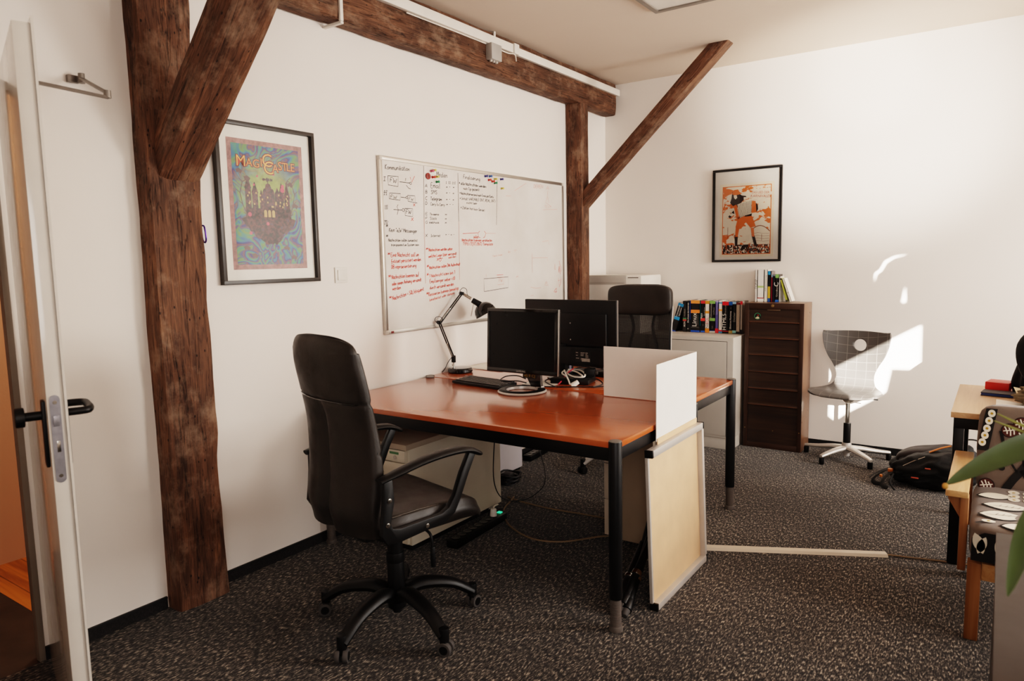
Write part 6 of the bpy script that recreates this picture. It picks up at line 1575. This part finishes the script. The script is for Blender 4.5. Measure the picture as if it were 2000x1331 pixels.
    lv = [leafpoly(.03, .16, .14, .05, .15), leafpoly(.04, .29, .15, .045, .05), leafpoly(.22, .10, .14, .05, -.4), leafpoly(.20, .23, .14, .04, -.1), leafpoly(.30, .20, .13, .045, .3), leafpoly(.10, .05, .1, .035, .2), leafpoly(.02, .40, .12, .04, .3), leafpoly(.40, .3, .12, .03, .4)]
    layer(sc, MS(.0005), 'dark_stems', DK, [[(p[0] + (p[0] - .0) * .0, p[1]) for p in q] for q in [leafpoly(.022, .155, .158, .058, .15), leafpoly(.032, .285, .168, .053, .05), leafpoly(.212, .10, .158, .058, -.4), leafpoly(.192, .228, .158, .048, -.1), leafpoly(.092, .048, .118, .043, .2), leafpoly(.012, .395, .138, .048, .3)]], [([(.02, .04), (.09, .12), (.17, .19), (.27, .25), (.36, .27)], .010), ([(.17, .19), (.26, .13), (.33, .05)], .012), ([(.27, .02), (.36, .10), (.46, .13)], .022)])
    layer(sc, MS(.001), 'white_leaves', WHT, lv + [disc(.04 + .05 * i, .40 + .05 * j, .02, .028) for i in range(2, 8) for j in range(3)] + [disc(.06, .08, .022, .016)])
    layer(sc, MS(.0015), 'ochre_spots', OCH, [disc(.04 + .05 * i, .395 + .05 * j, .006) for i in range(2, 8) for j in range(3)] + [disc(.06, .08, .006)])
    layer(sc, MS(.0015), 'leaf_veins', DK, [], [([(.05, .16), (.17, .185)], .002), ([(.06, .28), (.19, .29)], .002), ([(.22, .10), (.345, .05)], .002)] + [([(.08 + .02 * i, .165 + .003 * i), (.09 + .02 * i, .188)], .0018) for i in range(4)] + [([(.09 + .02 * i, .281), (.10 + .02 * i, .302)], .0018) for i in range(4)])
    # front face of the seat cushion
    def MF(off): return TR(X0 - ox, -2.6008 - oy - off, 0) @ BLK
    layer(sc, MF(.0), 'dark_patch', DK, [[(.012, .315), (.3, .315), (.3, .425), (.05, .425), (.012, .40)]])
    layer(sc, MF(.0006), 'white_leaves', WHT, [leafpoly(.02, .42, .08, .018, -1.2), leafpoly(.055, .41, .07, .014, -1.9), leafpoly(.085, .40, .085, .018, -1.1), leafpoly(.16, .41, .08, .02, -1.5), leafpoly(.22, .4, .08, .02, -1.2)])
armchair()

def backpack():
    t = thing('backpack', 'black backpack with orange trim slumped on carpet near beech table', 'backpack', (2.56, -.62, 0))
    m = bmesh.new(); bmesh.ops.create_icosphere(m, subdivisions=5, radius=1)
    for v in m.verts:
        n = v.co.normalized(); d = (abs(n.x) ** 3 + abs(n.y) ** 3 + abs(n.z) ** 3) ** (1 / 3); q = n / d
        x = q.x * .235; y = q.y * .20; z = q.z * .135
        k = (q.x + 1) / 2                      # low towards the left end
        z = z * (.55 + .55 * k); z += .135 * (.55 + .55 * k)
        w = noise.noise(Vector((q.x * 2.5, q.y * 2.5, q.z * 2.5))) * .022 + noise.noise(Vector((q.x * 6, q.y * 6, q.z * 6))) * .009
        p = Vector((x, y * (.75 + .25 * k), z)) + n * w; p.z = max(p.z, .002); v.co = p
    b = MB(); b._take(m); b.build('body', PACK, t, smooth=60)
    b = MB(); b.cushion((-.17, -.05, .10), (.17, .15, .235), 3, 12, TR(.0, 0, .0) @ RY(R(-14)), wr=.01); b.build('top_pocket', MAROON, t, smooth=60)
    b = MB(); b.tube([(-.02, -.06, .222), (.04, -.045, .252), (.09, -.03, .268)], .009, 8, sub=4, flat=(1, .5)); b.build('orange_zip_pull', ORANGE, t)
    b = MB(); b.tube([(-.15, -.13, .135), (-.09, -.125, .175), (-.03, -.11, .205)], .004, 6, sub=4); b.build('zip', CHROME, t)
    b = MB(); b.box((-.10, -.206, .085), (-.06, -.196, .092), .002); b.box((-.03, -.2, .15), (.0, -.19, .156), .002); b.build('red_tab', plain('tab_red', '#a8452e', .6), t)
    b = MB()
    b.tube([(-.20, -.06, .10), (-.26, -.09, .075), (-.31, -.12, .03), (-.30, -.16, .012), (-.25, -.17, .01)], .009, 8, sub=5, flat=(1.5, .4))
    b.tube([(-.20, -.1, .09), (-.24, -.15, .06), (-.255, -.20, .02), (-.22, -.23, .01)], .008, 8, sub=5, flat=(1.5, .4))
    b.tube([(-.19, -.02, .10), (-.25, -.04, .08), (-.31, -.08, .05), (-.33, -.13, .035)], .006, 8, sub=5, flat=(1.5, .4))
    b.tube([(-.2, -.14, .08), (-.21, -.2, .04), (-.18, -.25, .012)], .006, 8, sub=5)
    b.build('shoulder_strap', PACK, t)
    b = MB(); b.box((-.235, -.115, .08), (-.205, -.09, .10), .004); b.box((-.275, -.15, .05), (-.26, -.13, .065), .003); b.build('orange_buckle', ORANGE, t)
    b = MB(); b.tube([(.10, .05, .265), (.16, .04, .30), (.22, .05, .30), (.25, .07, .26)], .010, 8, sub=5, flat=(1.4, .5)); b.build('grab_handle', PACK, t)
backpack()

def low_cabinet():
    x0, x1, y0, y1, h = 2.876, 3.42, -5.0, -3.15, .62
    t = thing('low_cabinet', 'taupe topped dark low cabinet in the lower right corner', 'cabinet', ((x0 + x1) / 2, (y0 + y1) / 2, 0))
    hx, hy = (x1 - x0) / 2, (y1 - y0) / 2
    MB().box((-hx, -hy, h - .02), (hx, hy, h), .0015).build('top_panel', TAUPE, t)
    MB().box((-hx + .004, -hy + .004, .04), (hx - .004, hy - .004, h - .0205), .002).build('carcass', CABD, t)
    MB().box((-hx + .03, -hy + .03, 0), (hx - .03, hy - .03, .04)).build('plinth', SKIRT, t)
    for x in (-hx + .045, -hy * 0 - hx + .06): MB().box((x, hy - .045, h), (x + .012, hy - .040, h + .0012)).build('slot', SKIRT, t)
low_cabinet()
def plant():
    px, py, pz = 3.14, -3.86, .622
    t = thing('potted_plant', 'potted plant with long strap leaves reaching in from the right edge', 'plant', (px, py, pz))
    b = MB(); b.lathe([(0, 0), (.075, 0), (.10, .15), (.107, .15), (.107, .175), (.095, .175), (.092, .14), (0, .14)], 36); b.build('pot', TERRA, t)
    b = MB(); b.lathe([(0, .145), (.05, .148), (.093, .141)], 30); b.build('soil', SOIL, t)
    o = Vector((px, py, pz))
    b = MB(); b.cyl((0, 0, .14), (.01, 0, .33), .018, .013, n=12); b.cyl((-.02, .02, .14), (-.05, .04, .26), .014, .010, n=12); b.build('stem', plain('plant_stem', '#6a5a3a', .7), t)
    def leaf(pts, w, nm='leaf', tipc=True, nrm=(0, 0, 1), mat=None):
        P = [Vector(p) - o for p in pts]; N = 22
        C = []
        for i in range(N + 1):
            u = i / N * (len(P) - 1); k = min(int(u), len(P) - 2); f = u - k
            p0, p1, p2, p3 = P[max(0, k - 1)], P[k], P[k + 1], P[min(len(P) - 1, k + 2)]
            C.append(.5 * (2 * p1 + (p2 - p0) * f + (2 * p0 - 5 * p1 + 4 * p2 - p3) * f * f + (3 * p1 - p0 - 3 * p2 + p3) * f ** 3))
        def fn(u, v):
            i = v * N; k = min(int(i), N - 1); c = C[k] + (C[k + 1] - C[k]) * (i - k); d = (C[min(N, k + 1)] - C[max(0, k - 1)]).normalized()
            s = d.cross(Vector(nrm)).normalized(); n = s.cross(d)
            ww = w * (min(1, v * 3 + .25)) * (1 - max(0, (v - .55) / .45) ** 2.2) + .0008
            x = (2 * u - 1)
            return c + s * x * ww + n * (-.25 * ww * (1 - x * x))
        m = MB(); m.sheet(fn, 8, N * 2, .0012); lf = m.build(nm, mat or LEAF, t, smooth=60)
        return lf, C
    cam = Vector((2.854, -5.588, 1.44))
    leaf([(3.13, -3.86, .93), (3.05, -3.82, 1.06), (2.95, -3.80, 1.052), (2.86, -3.835, 1.008), (2.777, -3.885, .952)], .026, nrm=(-.1, -.75, .55))
    b = MB(); b.cushion((2.771 - px, -3.893 - py, .943 - pz), (2.783 - px, -3.881 - py, .956 - pz), 2.2, 5); b.build('dry_tip', LEAFTIP, t)
    leaf([(3.11, -3.86, .88), (3.04, -3.92, 1.02), (2.97, -4.02, 1.02), (2.915, -4.11, .96), (2.888, -4.16, .85)], .026, nrm=(-.5, -.8, .1))
    leaf([(3.14, -3.86, .92), (3.06, -3.80, 1.05), (2.95, -3.77, 1.055), (2.86, -3.79, 1.095)], .0028, nrm=(0, -1, .4), mat=plain('thin_leaf', '#7a7a2f', .5))
    leaf([(3.14, -3.86, .92), (3.07, -3.80, 1.02), (2.96, -3.77, 1.04), (2.855, -3.77, 1.075)], .0028, nrm=(0, -1, .4), mat=plain('thin_leaf', '#7a7a2f', .5))
    for a in (15, 60, -35, -75):
        c, s = math.cos(R(a)), math.sin(R(a)); leaf([(px + .01, py, .93), (px + .10 * c, py + .10 * s, 1.12), (px + .22 * c, py + .22 * s, 1.13), (px + .34 * c, py + .34 * s, 1.0)], .024)
plant()
# ================================================================== light
def area(name, loc, rot, sx, sy, power, col):
    l = bpy.data.lights.new(name, 'AREA'); l.shape = 'RECTANGLE'; l.size = sx; l.size_y = sy; l.energy = power; l.color = col
    o = bpy.data.objects.new(name, l); COL.objects.link(o); o.location = loc; o.rotation_euler = rot; return o
for i, (a, b) in enumerate(wins):
    area('window_light', (XR - .02, (a + b) / 2, (WZ0 + WZ1) / 2), (0, R(90), 0), WZ1 - WZ0 - .1, b - a - .1, 45 if i == 0 else 115, (1.0, .935, .875))
area('hall_light', (-.62, -3.75, 2.5), (0, 0, 0), .6, .7, 13, (1.0, .84, .66))
area('window_light', (4.0, YF + .06, 1.65), (R(90), 0, 0), 2.2, 1.3, 40, (1.0, .96, .93))  # broad front fill added; the front wall has no window here
def sun():
    l = bpy.data.lights.new('sun', 'SUN'); l.energy = 34; l.angle = R(.25); l.color = (1.0, .92, .82)
    o = bpy.data.objects.new('sun', l); COL.objects.link(o); o.rotation_euler = SUN.to_track_quat('-Z', 'Y').to_euler(); o.location = (4.5, -8, 4)
sun()
def spot(name, loc, tgt, power, ang, blend, col, size):
    l = bpy.data.lights.new(name, 'SPOT'); l.energy = power; l.spot_size = R(ang); l.spot_blend = blend; l.color = col; l.shadow_soft_size = size
    o = bpy.data.objects.new(name, l); COL.objects.link(o); o.location = loc; o.rotation_euler = (Vector(tgt) - Vector(loc)).to_track_quat('-Z', 'Y').to_euler(); return o
spot('sun_bounce', (3.3, -3.2, .95), (2.02, 0, 2.45), 720, 34, 1.0, (1.0, .91, .82), .12)
spot('sun_bounce', (3.3, -3.2, .95), (2.02, 0, 2.66), 190, 13, 1.0, (1.0, .93, .86), .06)
# sky outside
w = bpy.data.worlds.new('sky'); bpy.context.scene.world = w; w.use_nodes = True
bg = w.node_tree.nodes['Background']; sk = w.node_tree.nodes.new('ShaderNodeTexSky'); sk.sky_type = 'NISHITA'; sk.sun_disc = False; sk.sun_elevation = R(12); sk.sun_rotation = R(20)
w.node_tree.links.new(sk.outputs[0], bg.inputs[0]); bg.inputs[1].default_value = .25
sc = bpy.context.scene
sc.view_settings.view_transform = 'Filmic'; sc.view_settings.look = 'High Contrast'; sc.view_settings.exposure = .24
